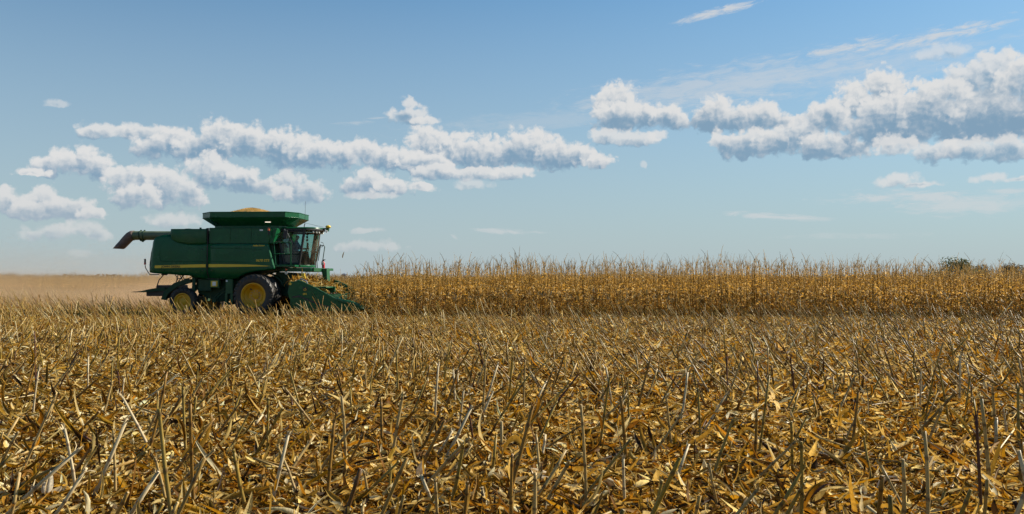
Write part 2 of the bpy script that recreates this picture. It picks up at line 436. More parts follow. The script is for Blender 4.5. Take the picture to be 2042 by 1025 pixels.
def tubes(base, d, length, r0, r1, col, sides=5, rings=3, nodes=None, nodecol=None, bow=None, cap=True):
    """n stalks with straight or bowed axes; nodes: relative heights of the swollen dark joints"""
    n = len(base)
    if nodes is not None:
        t = [0.0]
        for h in nodes:
            t += [h - 0.028, h - 0.008, h + 0.008, h + 0.028]
        t = np.array(sorted(set([q for q in t if 0 <= q < 1] + [1.0])))
    else:
        t = np.linspace(0, 1, rings)
    m = len(t)
    d = unit(d)
    ref = np.where(np.abs(d[:, 2:3]) < 0.9, np.array([[0, 0, 1.0]]), np.array([[1.0, 0, 0]]))
    e1 = unit(np.cross(d, ref)); e2 = np.cross(d, e1)
    ctr = base[:, None, :] + d[:, None, :] * (length[:, None] * t)[..., None]
    if bow is not None:
        ctr = ctr + bow[:, None, :] * (t ** 2)[None, :, None] * length[:, None, None]
    r = r0[:, None] + (r1 - r0)[:, None] * t
    c = np.repeat(col[:, None, :], m, 1)
    if nodes is not None:
        k = np.zeros(m)
        for h in nodes: k = np.maximum(k, np.clip(1 - np.abs(t - h) / 0.027, 0, 1))
        r = r * (1 + 0.28 * k)[None]
        c = c * (1 - k[None, :, None]) + (nodecol if nodecol is not None else np.array([0.10, 0.05, 0.025])) * k[None, :, None]
    an = np.arange(sides) * 2 * np.pi / sides
    off = e1[:, None, None, :] * np.cos(an)[None, None, :, None] + e2[:, None, None, :] * np.sin(an)[None, None, :, None]
    V = ctr[:, :, None, :] + off * r[:, :, None, None]
    idx = np.arange(m * sides).reshape(m, sides)
    q = np.stack([idx[:-1], np.roll(idx, -1, 1)[:-1], np.roll(idx, -1, 1)[1:], idx[1:]], -1).reshape(-1, 4)
    C = np.repeat(c[:, :, None, :], sides, 2)
    nv = m * sides
    V = V.reshape(n, nv, 3); C = C.reshape(n, nv, 3)
    if cap:                                      # pithy cut end, a little sunk
        tip = ctr[:, -1] - d * (r1 * 0.3)[:, None]
        V = np.concatenate([V, tip[:, None]], 1)
        C = np.concatenate([C, np.broadcast_to(np.array([0.50, 0.42, 0.28]), (n, 1, 3))], 1)
        last = idx[-1]
        for i in range(0, sides - 1, 2):
            q = np.concatenate([q, [[last[i], last[(i + 1) % sides], last[(i + 2) % sides], nv]]])
        if sides % 2: q = np.concatenate([q, [[last[sides - 1], last[0], nv, nv]]]) if False else q
        nv += 1
    Q = (q[None] + (np.arange(n) * nv)[:, None, None]).reshape(-1, 4)
    return V.reshape(-1, 3), Q, C.reshape(-1, 3)

PAL = np.array([[0.37, 0.235, 0.052], [0.58, 0.44, 0.19], [0.33, 0.165, 0.018], [0.19, 0.088, 0.012], [0.055, 0.030, 0.009], [0.17, 0.115, 0.028], [0.78, 0.69, 0.48], [0.38, 0.215, 0.018]])
PAL_W = np.array([0.21, 0.18, 0.14, 0.12, 0.14, 0.07, 0.08, 0.08])
PAL *= np.array([0.94, 0.92, 0.78])
def pick(n, w=PAL_W, pal=PAL, jit=0.18):
    c = pal[rng.choice(len(pal), n, p=w / w.sum())]
    return np.clip(c * (1 + jit * rng.standard_normal((n, 1))), 0.01, 0.85)

# field frame: u runs along the crop rows, v across them
CY, SY = math.cos(R(3)), math.sin(R(3))
def uv_world(u, v): return np.stack([u * CY + v * SY, -u * SY + v * CY], -1)
V_EDGE, U_COMB = 37.6, -13.84            # near edge of the uncut strip, combine's axle along the rows
STRIP_ROWS = 12

# ------------------------------------------------------------------ ground
def build_ground():
    bm = bmesh.new()
    ys = [-300, -40, 0, 4, 8, 14, 22, 34, 50, 80, 130, 220, 400, 900, 6000]
    xs = [-6000, -900, -300, -120, -60, -35, -20, -10, 0, 10, 20, 35, 60, 120, 300, 900, 6000]
    g = [[bm.verts.new((x, y, 0)) for x in xs] for y in ys]
    for i in range(len(ys) - 1):
        for j in range(len(xs) - 1): bm.faces.new((g[i][j], g[i][j + 1], g[i + 1][j + 1], g[i + 1][j]))
    me = bpy.data.meshes.new("ground"); bm.to_mesh(me); bm.free(); me.materials.append(MAT_SOIL)
    tag(link("ground", me), "flat harvested field of dark soil under straw coloured corn residue", "ground", kind='structure')
build_ground()

def in_view(p, margin=6.5): return (np.abs(p[:, 0]) < 0.605 * p[:, 1] + margin)

# ------------------------------------------------------------------ litter of leaves, husks and broken stalks
def scatter(v0, v1, dens, umax=None):
    um = 0.62 * v1 + 8 if umax is None else umax
    n = int((v1 - v0) * 2 * um * dens)
    p = uv_world(rng.uniform(-um, um, n), rng.uniform(v0, v1, n))
    return p[in_view(p)]

def litter(bands):
    parts = []
    for v0, v1, dens, K, across, big in bands:
        p = scatter(v0, v1, dens); n = len(p)
        # leaf fragments, most of them lying flat
        L = rng.lognormal(math.log(0.105 * big), 0.60, n).clip(0.03, 0.55); W = rng.lognormal(math.log(0.022 * big), 0.50, n).clip(0.007, 0.052)
        base = np.concatenate([p, (rng.random((n, 1)) ** 1.5) * 0.085 + 0.004], 1)
        az = rng.uniform(0, 2 * np.pi, n)
        cu = 2.0 if big > 1.7 else 1.0
        parts.append(ribbons(base, az, rng.normal(0.10 * cu, 0.26, n), rng.normal(-0.30 * cu, 0.55 * cu, n), L, W, rng.normal(0, 0.65, n), K, pick(n), across,
                             0.45, rng.normal(0, 0.8 * cu, n), 'leaf' if big > 0.9 else 'shred', 0.85, rng.normal(0, 0.5, n)))
        # pale cupped husk blades
        m = int(n * 0.09); i = rng.choice(n, m, replace=False)
        b2 = base[i] + np.array([0, 0, 0.02])
        parts.append(ribbons(b2, rng.uniform(0, 6.28, m), rng.normal(0.15, 0.30, m), rng.normal(-0.6, 0.6, m), rng.uniform(0.07, 0.18, m), rng.uniform(0.025, 0.06, m),
                             rng.normal(0, 0.7, m), K, pick(m, np.array([.14, .4, .04, 0, 0, .04, .36, .08])), across, 0.7, rng.normal(0, 0.5, m), 'husk', 0.95))
        # standing shreds that catch the light
        m = int(n * 0.05); i = rng.choice(n, m, replace=False)
        parts.append(ribbons(base[i], rng.uniform(0, 6.28, m), rng.uniform(0.4, 1.3, m), rng.normal(-0.7, 0.6, m), rng.uniform(0.05, 0.18, m), rng.uniform(0.006, 0.022, m),
                             rng.normal(0, 1, m), K, pick(m), across, 0.35, rng.normal(0, 1.2, m), 'leaf', 0.85))
    return join(parts)

V, Q, C = litter([(3.6, 8.0, 1150, 3, 2, 1.0), (3.8, 9.0, 85, 7, 2, 1.9), (8.0, 13.0, 760, 3, 2, 1.05), (9.0, 16.0, 50, 5, 2, 2.0), (16.0, 28.0, 18, 3, 1, 2.6), (13.0, 21.0, 360, 2, 1, 1.25), (21.0, 38.5, 260, 2, 1, 1.5), (38.5, 62, 40, 2, 1, 1.8)])
tag(link("corn_litter", mesh_np("corn_litter", V, Q, C, MAT_LEAF)), "layer of dry leaves, husks and shreds lying over the harvested field", "crop litter", kind='stuff')

# loose broken stalk pieces lying about
p = np.concatenate([scatter(4.0, 12, 3.5), scatter(12, 37, 2.6)]); n = len(p)
a = rng.uniform(0, 2 * np.pi, n); pt = rng.normal(0.10, 0.12, n)
d = np.stack([np.cos(pt) * np.cos(a), np.cos(pt) * np.sin(a), np.sin(pt)], -1)
r = rng.uniform(0.007, 0.013, n)
SPAL = np.array([[0.29, 0.175, 0.048], [0.40, 0.27, 0.095], [0.21, 0.135, 0.028], [0.22, 0.11, 0.018], [0.11, 0.055, 0.018], [0.25, 0.165, 0.030], [0.55, 0.43, 0.22]])
SP_W = np.array([.26, .16, .22, .15, .04, .1, .07])
lying = tubes(np.concatenate([p, rng.uniform(0.03, 0.10, (n, 1))], 1), d, rng.uniform(0.15, 0.65, n), r, r * 0.9, pick(n, SP_W, SPAL), 6, 3, nodes=[0.12, 0.62])

# ------------------------------------------------------------------ stubble: what the corn head left standing
def stubble_points():
    rows = np.arange(4.1, 100, 0.76)
    P = []
    for v in rows:
        um = 0.62 * v + 9
        u = np.arange(-um, um, 0.165); u = u + rng.normal(0, 0.035, len(u))
        if v > 58: u = u[::3]
        elif v > V_EDGE + 0.1 and v < V_EDGE + STRIP_ROWS * 0.76: u = u[u < U_COMB + 1.0]
        keep = rng.random(len(u)) < np.where(np.abs(u) < 99, (0.42 if v < 13 else 0.52) + 0.14 * np.sin(u * 0.21 + v * 0.5), 0)
        u = u[keep]
        P.append(np.concatenate([uv_world(u, v + rng.normal(0, 0.04, len(u))), np.full((len(u), 1), v)], 1))
    P = np.concatenate(P)
    return P[in_view(P)]

def lean_of(P):
    """the stalks were pushed over by the head: leftwards in the far passes, rightwards in the nearest ones"""
    n = len(P); v = P[:, 2] + rng.normal(0, 1.2, n)
    side = np.clip((P[:, 0] / np.maximum(P[:, 1], 1) + 0.55) / 1.1, 0, 1)     # left to right across the field
    thr = np.interp(side, [0, .3, .5, 1], [26, 21, 13, 10])
    ang = np.where(v > thr, rng.normal(-0.64, 0.16, n), rng.normal(0.66, 0.24, n) * (1 - 0.45 * side))
    up = rng.random(n) < np.where(v > thr + 3, 0.13, np.where(v > thr - 2, 0.5, 0.28 + 0.25 * side))
    ang = np.where(up, rng.normal(0, 0.14, n), ang)
    odd = rng.random(n) < 0.06
    ang = np.where(odd, rng.normal(0, 0.7, n), ang).clip(-1.25, 1.25)
    oy = rng.normal(0, 0.16, n)
    return np.stack([np.sin(ang), oy, np.cos(ang)], -1)

SP = stubble_points()
SD = lean_of(SP)
SL = rng.normal(0.52, 0.15, len(SP)).clip(0.16, 0.95)
SL = np.where(SP[:, 1] > 29, SL * np.interp(SP[:, 1], [29, 35], [1.0, 1.38]), SL)
SR = rng.normal(0.0115, 0.0018, len(SP)).clip(0.007, 0.017)


# ---- the nearest 300 stalks in the picture are things of their own; the rest is one mass
HERO = [  # x, y, height, sideways reach, radius, tint, label : the stalks one can tell apart
    (-2.32, 6.27, 0.86, 0.00, 0.0125, 'brown', 'tall dark brown stalk standing dead upright at the lower left edge'),
    (-3.34, 7.79, 0.86, 0.23, 0.0140, 'brown', 'thick brown stalk leaning right with ragged top, tallest of the left foreground clump'),
    (-2.51, 6.27, 0.42, -0.06, 0.0125, 'straw', 'pale straw stalk tilting left beside the tall dark upright stalk'),
    (-1.93, 6.27, 0.49, -0.11, 0.0135, 'olive', 'stout olive stalk tilting left, alone at the bottom left of centre'),
    (-3.53, 6.28, 0.22, -0.05, 0.0120, 'pale', 'short bright white stalk stub at the bottom left corner'),
    (-2.89, 7.23, 0.55, 0.32, 0.0120, 'brown', 'brown stalk slanting right just behind the tall dark upright stalk'),
    (-7.20, 12.95, 0.92, 0.00, 0.0110, 'purple', 'thin dark upright stalk rising over the stubble near the left edge'),
    (-0.75, 6.62, 0.58, 0.39, 0.0135, 'straw', "long straw stalk slanting far right below the picture's centre"),
    (0.18, 9.47, 0.74, 0.26, 0.0125, 'brown', 'tall brown stalk leaning right, right of a parallel slanted stalk'),
    (-0.24, 9.60, 0.68, 0.42, 0.0120, 'olive', 'olive brown stalk slanting right, left of a parallel taller stalk'),
    (-0.35, 9.99, 0.79, 0.05, 0.0125, 'straw', 'greyish straw stalk standing nearly upright in the middle of the stubble'),
    (0.15, 8.15, 0.35, 0.59, 0.0110, 'brown', 'slender stalk lying over at a low slant to the right'),
    (1.29, 9.47, 0.63, 0.02, 0.0100, 'olive', 'thin green tinged stalk standing straight right of centre'),
    (2.31, 8.06, 0.82, 0.10, 0.0140, 'olive', 'tallest yellow brown stalk of the right foreground, sheath split at its foot'),
    (2.38, 7.28, 0.56, -0.06, 0.0120, 'olive', 'olive stalk tilting slightly left beside the tallest yellow brown stalk'),
    (3.13, 10.92, 0.67, 0.06, 0.0110, 'purple', 'dark purple upright stalk behind the tallest yellow brown stalk'),
    (3.80, 6.82, 0.79, -0.05, 0.0150, 'straw', 'heavy pale double stalk standing upright near the right edge'),
    (1.93, 6.27, 0.21, 0.10, 0.0130, 'olive', 'short straw stalk stub leaning right at the bottom edge right of centre'),
    (2.88, 6.27, 0.37, -0.15, 0.0150, 'straw', 'thick straw stalk tilting left at the bottom right'),
    (2.03, 6.27, 0.25, 0.27, 0.0130, 'purple', 'purple brown stalk slanting right at the bottom edge'),
    (3.11, 6.30, 0.20, 0.05, 0.0130, 'olive', 'stumpy olive stalk near the bottom right corner'),
    (1.51, 6.27, 0.43, -0.12, 0.0120, 'straw', 'slim straw stalk tilting left at the bottom right of centre'),
    (4.96, 9.09, 0.46, -0.02, 0.0100, 'olive', 'thin olive stalk behind the heavy pale double stalk'),
    (3.37, 8.76, 0.42, 0.19, 0.0120, 'straw', 'straw stalk leaning right in the middle of the right foreground'),
    (4.58, 8.98, 0.15, 0.37, 0.0120, 'straw', 'grey stalk fallen to the right, nearly touching the ground at the right'),
    (-1.63, 6.59, 0.44, -0.17, 0.0110, 'straw', "slim leaning straw stalk left of the picture's centre bottom"),
]
hx = np.array([[h[0], h[1]] for h in HERO])
near_hero = (np.linalg.norm(SP[:, None, :2] - hx[None], axis=2).min(1) < 0.17)
SP, SD, SL, SR = SP[~near_hero], SD[~near_hero], SL[~near_hero], SR[~near_hero]
vis = (np.abs(SP[:, 0]) < 0.60 * SP[:, 1] + 0.1) & (SP[:, 1] > 5.3)
order = np.argsort(np.where(vis, SP[:, 1], 1e9))
N_IND = 300 - len(HERO)
ind = order[:N_IND]
rest = np.ones(len(SP), bool); rest[ind] = False

def stubble_mass():
    parts = [lying]
    P3 = np.concatenate([SP[:, :2], np.full((len(SP), 1), -0.02)], 1)
    for lo, hi, sides, nodes in ((0, 14, 7, [0.14, 0.52, 0.88]), (14, 24, 6, [0.15, 0.6]), (24, 45, 5, [0.3]), (45, 200, 4, None)):
        s = rest & (SP[:, 1] >= lo) & (SP[:, 1] < hi); k = s.sum()
        if not k: continue
        bow = np.stack([rng.normal(0, 0.06, k), rng.normal(0, 0.04, k), np.zeros(k)], -1)
        parts.append(tubes(P3[s], SD[s], SL[s] + 0.02, SR[s] * 1.08, SR[s] * 0.86, pick(k, SP_W, SPAL), sides, 2, nodes=nodes, bow=bow))
    return join(parts)
V, Q, C = stubble_mass()
o_st = tag(link("stubble", mesh_np("stubble", V, Q, C, MAT_STALK)), "cut corn stalks standing and lying all over the harvested field", "stubble", kind='stuff')

# torn sheaths and leaves still hanging on the stalks
s = np.where(rest & (SP[:, 1] < 45))[0]
s = s[rng.random(len(s)) < np.where(SP[s, 1] < 20, 0.6, 0.35)]
parts = []
for rep in range(2):
    k = len(s)
    d = unit(SD[s]); h = rng.uniform(0.05, 0.75, k)
    b = np.concatenate([SP[s, :2], np.zeros((k, 1))], 1) + d * (SL[s] * h)[:, None]
    parts.append(ribbons(b, rng.uniform(0, 6.28, k), rng.uniform(-1.2, 0.9, k), rng.normal(-0.9, 0.6, k), rng.uniform(0.06, 0.26, k), rng.uniform(0.010, 0.032, k),
                         rng.normal(0, 0.8, k), 3, pick(k), 1, 0.3, rng.normal(0, 1.2, k), 'leaf', 0.7))
    s = s[rng.random(len(s)) < 0.6]
V, Q, C = join(parts)
tag(link("torn_leaves", mesh_np("torn_leaves", V, Q, C, MAT_LEAF)), "torn dry leaves still hanging on the cut stalks of the field", "crop residue", kind='stuff')

# individual stalks of the foreground: every stalk has its joints, a ragged top and (mostly) a torn sheath
def stalk_mesh(L, r, col, dark, seed):
    rs = np.random.default_rng(seed)
    st = 0.16 + rs.random() * 0.06
    nodes = [q for q in (0.06 / L + 0.02, (0.06 + st) / L, (0.06 + 2 * st) / L, (0.06 + 3 * st) / L) if 0.03 < q < 0.96]
    A = np.array
    V, Q, C = tubes(A([[0, 0, -0.03]]), A([[0, 0, 1.0]]), A([L + 0.03]), A([r * 1.15]), A([r * 0.86]), A([col]), 10, 3, nodes=nodes, nodecol=A(dark), bow=A([[rs.normal(0, .05), rs.normal(0, .03), 0]]))
    # flattened, grooved rind and uneven tone along the stalk
    V[:, 1] *= 0.82
    tone = 1 + 0.22 * np.sin(V[:, 2] * 23 + seed) * np.cos(np.arctan2(V[:, 1], V[:, 0]) * 2 + seed)
    C = C * tone[:, None]
    # the bottom joint is browner, the frayed top splits into slivers
    low = np.clip(1 - V[:, 2] / 0.16, 0, 1)[:, None]
    C = C * (1 - 0.5 * low) + A([0.20, 0.105, 0.04]) * 0.5 * low
    k = 5; an = rs.uniform(0, 6.28, k); top = V[-1]
    b = np.stack([top[0] + r * 0.75 * np.cos(an), top[1] + r * 0.6 * np.sin(an), np.full(k, top[2] - 0.02)], -1)
    W = ribbons(b, an, rs.uniform(0.9, 1.5, k), rs.normal(-0.3, 0.5, k), rs.uniform(0.02, 0.07, k), np.full(k, r * 0.9), rs.normal(0, .3, k), 2, np.tile(A(col) * 1.15, (k, 1)), 1, 0.2, None, 'shred')
    return join([(V, Q, C), W])

def torn_leaves(L, r, seed):
    rs = np.random.default_rng(seed + 500); out = []
    for _ in range(rs.integers(1, 4)):
        an = rs.uniform(0, 6.28, 1); A = np.array
        b = A([[r * np.cos(an[0]), r * 0.8 * np.sin(an[0]), rs.uniform(0.08, 0.7) * L]])
        c = PAL[rs.choice([0, 2, 3, 5, 7, 1], 1)] * rs.uniform(0.8, 1.15)
        g_ = ribbons(b, an, rs.uniform(0.6, 1.45, 1), rs.uniform(-3.2, -0.3, 1), rs.uniform(0.08, 0.28, 1), rs.uniform(0.014, 0.036, 1), rs.normal(0, .5, 1), 8, c, 2, 0.35, rs.normal(0, 1.2, 1), 'leaf', 0.7, rs.normal(0, 0.5, 1))
        out.append(mesh_np("torn_leaf", *g_, MAT_LEAF))
    return out

TINTS = {'straw': ([0.37, 0.255, 0.10], [0.09, 0.045, 0.02]), 'olive': ([0.25, 0.17, 0.04], [0.08, 0.04, 0.018]), 'brown': ([0.22, 0.12, 0.028], [0.065, 0.032, 0.016]),
         'purple': ([0.10, 0.046, 0.028], [0.07, 0.03, 0.03]), 'pale': ([0.48, 0.38, 0.22], [0.20, 0.11, 0.06])}
STALK_G = "cut corn stalks in the foreground stubble"
def set_stalk(o, x, y, dvec, spin, s=1.0):
    o.rotation_mode = 'QUATERNION'
    q = Vector((0, 0, 1)).rotation_difference(Vector(dvec).normalized())
    o.rotation_quaternion = q @ Euler((0, 0, spin)).to_quaternion()
    o.location = (x, y, 0); o.scale = (1, 1, s)
protos = []
for i in range(18):
    tint = ['straw', 'olive', 'brown', 'straw', 'pale', 'olive', 'brown', 'straw', 'straw', 'straw', 'olive', 'pale', 'brown', 'straw', 'olive', 'purple', 'straw', 'pale'][i]
    L = 0.5; r = 0.0122 + 0.0026 * ((i * 7) % 5) / 4
    o = bpy.data.objects.new("corn_stalk", mesh_np("corn_stalk", *stalk_mesh(L, r, *TINTS[tint], i), MAT_STALK))
    sh = [bpy.data.objects.new("torn_leaf", q) for q in torn_leaves(L, r, i)] if i % 4 else []
    protos.append((o, sh, tint))
used = set()
for j, i in enumerate(ind):
    k = int(rng.integers(len(protos))); o0, s0, tint = protos[k]
    if k in used: o = o0.copy(); sh = [q.copy() for q in s0]
    else: o, sh = o0, s0; used.add(k)
    COL.objects.link(o)
    set_stalk(o, SP[i, 0], SP[i, 1], SD[i], rng.uniform(0, 6.28), SL[i] / 0.5)
    ang = math.atan2(SD[i, 0], SD[i, 2])
    way = "upright" if abs(ang) < 0.22 else ("slanting right" if ang > 0 else "slanting left")
    size = "short" if SL[i] < 0.42 else ("long" if SL[i] > 0.58 else "knee high")
    tag(o, f"{size} {way} cut corn stalk, {tint} coloured, " + ("with torn leaves" if sh else "bare of leaves") + ", in near stubble", "corn stalk", STALK_G)
    for q in sh:
        COL.objects.link(q); q.parent = o
for j, (x, y, h, reach, r, tint, lab) in enumerate(HERO):
    L = math.hypot(h, reach)
    o = link("corn_stalk", mesh_np("corn_stalk", *stalk_mesh(L, r, *TINTS[tint], 100 + j), MAT_STALK))
    set_stalk(o, x, y, (reach, 0.05 * ((j * 5) % 7 - 3), h), j * 1.3)
    tag(o, lab, "corn stalk", STALK_G)
    if j % 3 != 1:
        for q in torn_leaves(L, r, 100 + j): link("torn_leaf", q, o)

# husks that stand out in the foreground: bundles of cupped blades
def husk_mesh(n, L, W, spread, col, seed):
    rs = np.random.default_rng(seed)
    an = np.linspace(0, 6.28, n, endpoint=False) + rs.normal(0, .35, n)
    b = np.stack([0.012 * np.cos(an), 0.012 * np.sin(an), np.zeros(n)], -1)
    p0 = rs.normal(1.35 - spread * 0.5, 0.12, n)
    c = np.array(col) * rs.uniform(0.82, 1.12, (n, 1))
    return ribbons(b, an, p0, rs.normal(-spread, 0.25, n), L * rs.uniform(0.75, 1.1, n), W * rs.uniform(0.8, 1.15, n), rs.normal(0, .25, n), 9, c, 4, 0.6, rs.normal(0, .4, n), 'husk', 0.9)
HUSKS = [  # x, y, z, heading, tilt from upright, blades, length, width, spread, colour, label
    (-1.58, 8.39, 0.06, 0.35, 0.15, 4, 0.17, 0.060, 0.50, (0.62, 0.47, 0.16), 'yellow husk bundle standing upright like an open bud, left of centre'),
    (-1.14, 7.72, 0.04, 3.49, 0.10, 2, 0.20, 0.045, 0.30, (0.6, 0.42, 0.08), 'narrow golden husk blade standing on end beside the upright husk bundle'),
    (-0.78, 7.16, 0.05, 1.57, 0.90, 4, 0.15, 0.070, 0.70, (0.78, 0.7, 0.55), "crumpled white husk lying in the litter below the picture's centre"),
    (2.94, 9.63, 0.36, 0.17, 1.20, 6, 0.15, 0.050, 1.40, (0.72, 0.6, 0.36), 'pale papery husk fanned out high on the tallest yellow brown stalk'),
    (0.92, 6.82, 0.04, 2.79, 1.30, 3, 0.22, 0.070, 0.30, (0.6, 0.5, 0.32), 'large grey tan husk lying flat at the bottom right of centre'),
    (0.37, 7.07, 0.05, 3.14, 1.45, 3, 0.24, 0.075, 0.20, (0.58, 0.47, 0.3), 'long boat shaped husk lying on its side near the bottom centre'),
    (3.89, 7.25, 0.05, 0.52, 1.00, 4, 0.16, 0.060, 0.60, (0.76, 0.68, 0.5), 'white husk curled in the litter at the bottom right'),
    (6.16, 19.65, 0.12, 0.70, 1.10, 4, 0.24, 0.090, 0.50, (0.66, 0.47, 0.18), 'golden husk caught on the stubble in the middle of the right field'),
    (3.49, 7.25, 0.06, -0.52, 1.20, 4, 0.18, 0.070, 0.60, (0.7, 0.6, 0.42), 'pale husk heap between the heavy double stalk and the thick tilted one'),
    (-3.53, 6.52, 0.05, 1.22, 1.00, 4, 0.20, 0.070, 0.70, (0.74, 0.66, 0.5), 'whitish folded husk at the bottom left corner'),
    (-0.05, 6.99, 0.05, -1.05, 0.70, 4, 0.18, 0.060, 0.70, (0.68, 0.56, 0.34), 'tan husk standing half open at the bottom centre'),
    (-2.02, 9.04, 0.05, 2.44, 1.20, 3, 0.20, 0.060, 0.40, (0.66, 0.5, 0.24), 'broad tan husk lying in front of the left stubble clump'),
]
for j, (x, y, z, hd, tilt, n, L, W, spr, colr, lab) in enumerate(HUSKS):
    o = link("corn_husk", mesh_np("corn_husk", *husk_mesh(n, L, W, spr, colr, 40 + j), MAT_LEAF))
    o.location = (x, y, z)
    o.rotation_euler = (0, tilt, hd)
    tag(o, lab, "corn husk", "pale husks in the foreground litter")

# ------------------------------------------------------------------ standing corn
def corn_plant(seed, H, detail=True):
    rs = np.random.default_rng(seed); A = np.array
    bow = A([[rs.normal(0, .03), rs.normal(0, .03), 0]])
    sc = PAL[rs.choice([0, 0, 1, 7])][None] * rs.uniform(.7, 1.05)
    stalk = tubes(A([[0, 0, -0.03]]), A([[0, 0, 1.0]]), A([H]), A([0.0150]), A([0.0075]), sc, 5, 5, bow=bow)
    k = 19 if detail else 7
    h = (np.linspace(0, 1, k) ** .85 * .88 + .10) * H + rs.normal(0, .03, k)
    an = rs.choice([0, np.pi], k) + rs.normal(0.4, 0.7, k)
    hh = h / H
    b = np.stack([bow[0, 0] * hh ** 2 * H, bow[0, 1] * hh ** 2 * H, h], -1)
    Ln = np.interp(hh, [0, .3, .55, .8, 1], [0.40, 0.50, 0.42, 0.18, 0.12]) * rs.uniform(.5, 1.2, k)
    Wd = np.interp(hh, [0, .4, .8, 1], [0.042, 0.055, 0.03, 0.02]) * rs.uniform(.7, 1.2, k)
    c = np.array([[.46, .31, .105], [.40, .25, .065], [.58, .44, .21], [.27, .165, .045], [.48, .29, .05]])[rs.choice(5, k, p=[.36, .24, .14, .14, .12])] * rs.uniform(1.0, 1.65, (k, 1))
    leaves = ribbons(b, an, rs.uniform(0.7, 1.35, k), rs.uniform(-3.1, -2.3, k), Ln, Wd, rs.normal(0, .5, k), 5 if detail else 3, c, 1, 0.3, rs.normal(0, 1.8, k), 'leaf', 0.75)
    body = join([stalk, leaves])
    # ear: hanging husked cob part-way up
    he = H * rs.uniform(.40, .52); ae = rs.uniform(0, 6.28)
    eb = A([[0.02 * math.cos(ae), 0.02 * math.sin(ae), he]])
    down = A([[math.cos(ae) * .55, math.sin(ae) * .55, rs.choice([-.8, -.9, .6])]])
    ec = PAL[rs.choice([1, 6, 0])][None] * rs.uniform(.75, 1)
    t1 = tubes(eb, down, A([0.10]), A([0.012]), A([0.030]), ec, 6, 2, cap=False)
    e2 = eb + unit(down) * 0.10
    t2 = tubes(e2, down, A([0.12]), A([0.030]), A([0.010]), ec, 6, 3, cap=True)
    k2 = 3
    hk = ribbons(np.repeat(eb, k2, 0), ae + rs.normal(0, 1, k2), rs.normal(-.9, .3, k2), rs.normal(-.2, .4, k2), rs.uniform(.16, .26, k2), rs.uniform(.035, .06, k2), rs.normal(0, .6, k2), 3, np.repeat(ec, k2, 0) * 0.95, 1, 0.3)
    ear = join([t1, t2, hk])
    # tassel: a few stiff thin branches, mostly blown to one side
    kt = 5
    tb = A([[bow[0, 0] * H, bow[0, 1] * H, H - 0.05]])
    ta = rs.uniform(0, 6.28, kt)
    tl = rs.uniform(.10, .20, kt); tl[0] = rs.uniform(.34, .62)
    tp = rs.uniform(0.9, 1.3, kt); tp[0] = rs.uniform(1.12, 1.38)
    tassel = ribbons(np.repeat(tb, kt, 0), np.where(np.arange(kt) == 0, math.pi, ta), tp, rs.normal(-.35, .2, kt), tl, np.where(np.arange(kt) == 0, .024, .014), rs.normal(0, 1.5, kt), 3, np.tile(A([[.27, .19, .08]]), (kt, 1)), 1, .2, None, 'stick')
    return body, ear, tassel

CV = []
for i in range(14):
    H = [2.10, 2.26, 1.98, 2.34, 2.16, 2.25, 1.86, 2.30, 2.06, 2.20, 2.42, 2.02, 2.12, 2.26][i]
    CV.append((H,) + corn_plant(900 + i, H) + (i % 3 != 2,))

def corn_points():
    P = []
    for i in range(STRIP_ROWS):
        v = V_EDGE + 0.36 + 0.76 * i
        u = np.arange(U_COMB + 4.05 + (0.5 if i in (0, 7) else 0), 0.66 * v + 9, 0.165)
        u = u + rng.normal(0, .03, len(u))
        if i == 0: u = u[rng.random(len(u)) < 0.93]
        P.append(np.concatenate([uv_world(u, v + rng.normal(0, .035, len(u))), np.full((len(u), 1), i)], 1))
    P = np.concatenate(P)
    return P[in_view(P)]
CP = corn_points()
nC = len(CP)
c_var = rng.integers(len(CV), size=nC); c_rot = rng.uniform(0, 6.28, nC); c_sc = rng.normal(1.0, .06, nC)
c_tx = rng.normal(-0.02, .05, nC); c_ty = rng.normal(0, .05, nC)
nearu = (CP[:, 0] * CY - CP[:, 1] * SY) - U_COMB            # plants being drawn in by the head bow and sink
c_sc = np.where(nearu < 5.6, c_sc * (0.80 + 0.2 * (nearu - 4.0).clip(0, 1.6) / 1.6), c_sc)
c_sc = c_sc * np.interp(CP[:, 0] / CP[:, 1], [.40, .60], [1.0, .90]) * (1 + .05 * np.sin(nearu * .9) * np.sin(nearu * .31 + 1))
vis = np.abs(CP[:, 0]) < 0.60 * CP[:, 1]
front = np.argsort(np.where(vis, CP[:, 2] * 1000 + rng.random(nC), 1e9))[:300]
tall = front
isf = np.zeros(nC, bool); isf[front] = True

cm = {}
for i, (H, body, ear, tas, has) in enumerate(CV):
    cm[i] = (mesh_np("corn_plant", *body, MAT_CORN), mesh_np("ear", *ear, MAT_CORN), mesh_np("tassel", *tas, MAT_CORN) if has else None)
CORN_G = "dry corn plants along the near edge of the uncut strip"
done = {}
for i in front:
    k = int(c_var[i]); mb, me_, mt = cm[k]
    if k not in done:
        o = bpy.data.objects.new("corn_plant", mb); e = bpy.data.objects.new("ear", me_); t = bpy.data.objects.new("tassel", mt) if mt else None
        done[k] = (o, e, t)
    else:
        o, e, t = done[k]; o = o.copy(); e = e.copy(); t = t.copy() if t else None
    COL.objects.link(o); COL.objects.link(e); e.parent = o
    if t: COL.objects.link(t); t.parent = o
    o.location = (CP[i, 0], CP[i, 1], 0); o.rotation_euler = (c_ty[i], c_tx[i], c_rot[i]); o.scale = (1, 1, c_sc[i])
    row = "in the uncut strip's front row" if CP[i, 2] < 1 else "right behind the uncut strip's front row"
    tag(o, f"dry brown corn plant {row}, " + ("thin tassel sticking up" if t else "top without tassel"), "corn plant", CORN_G)

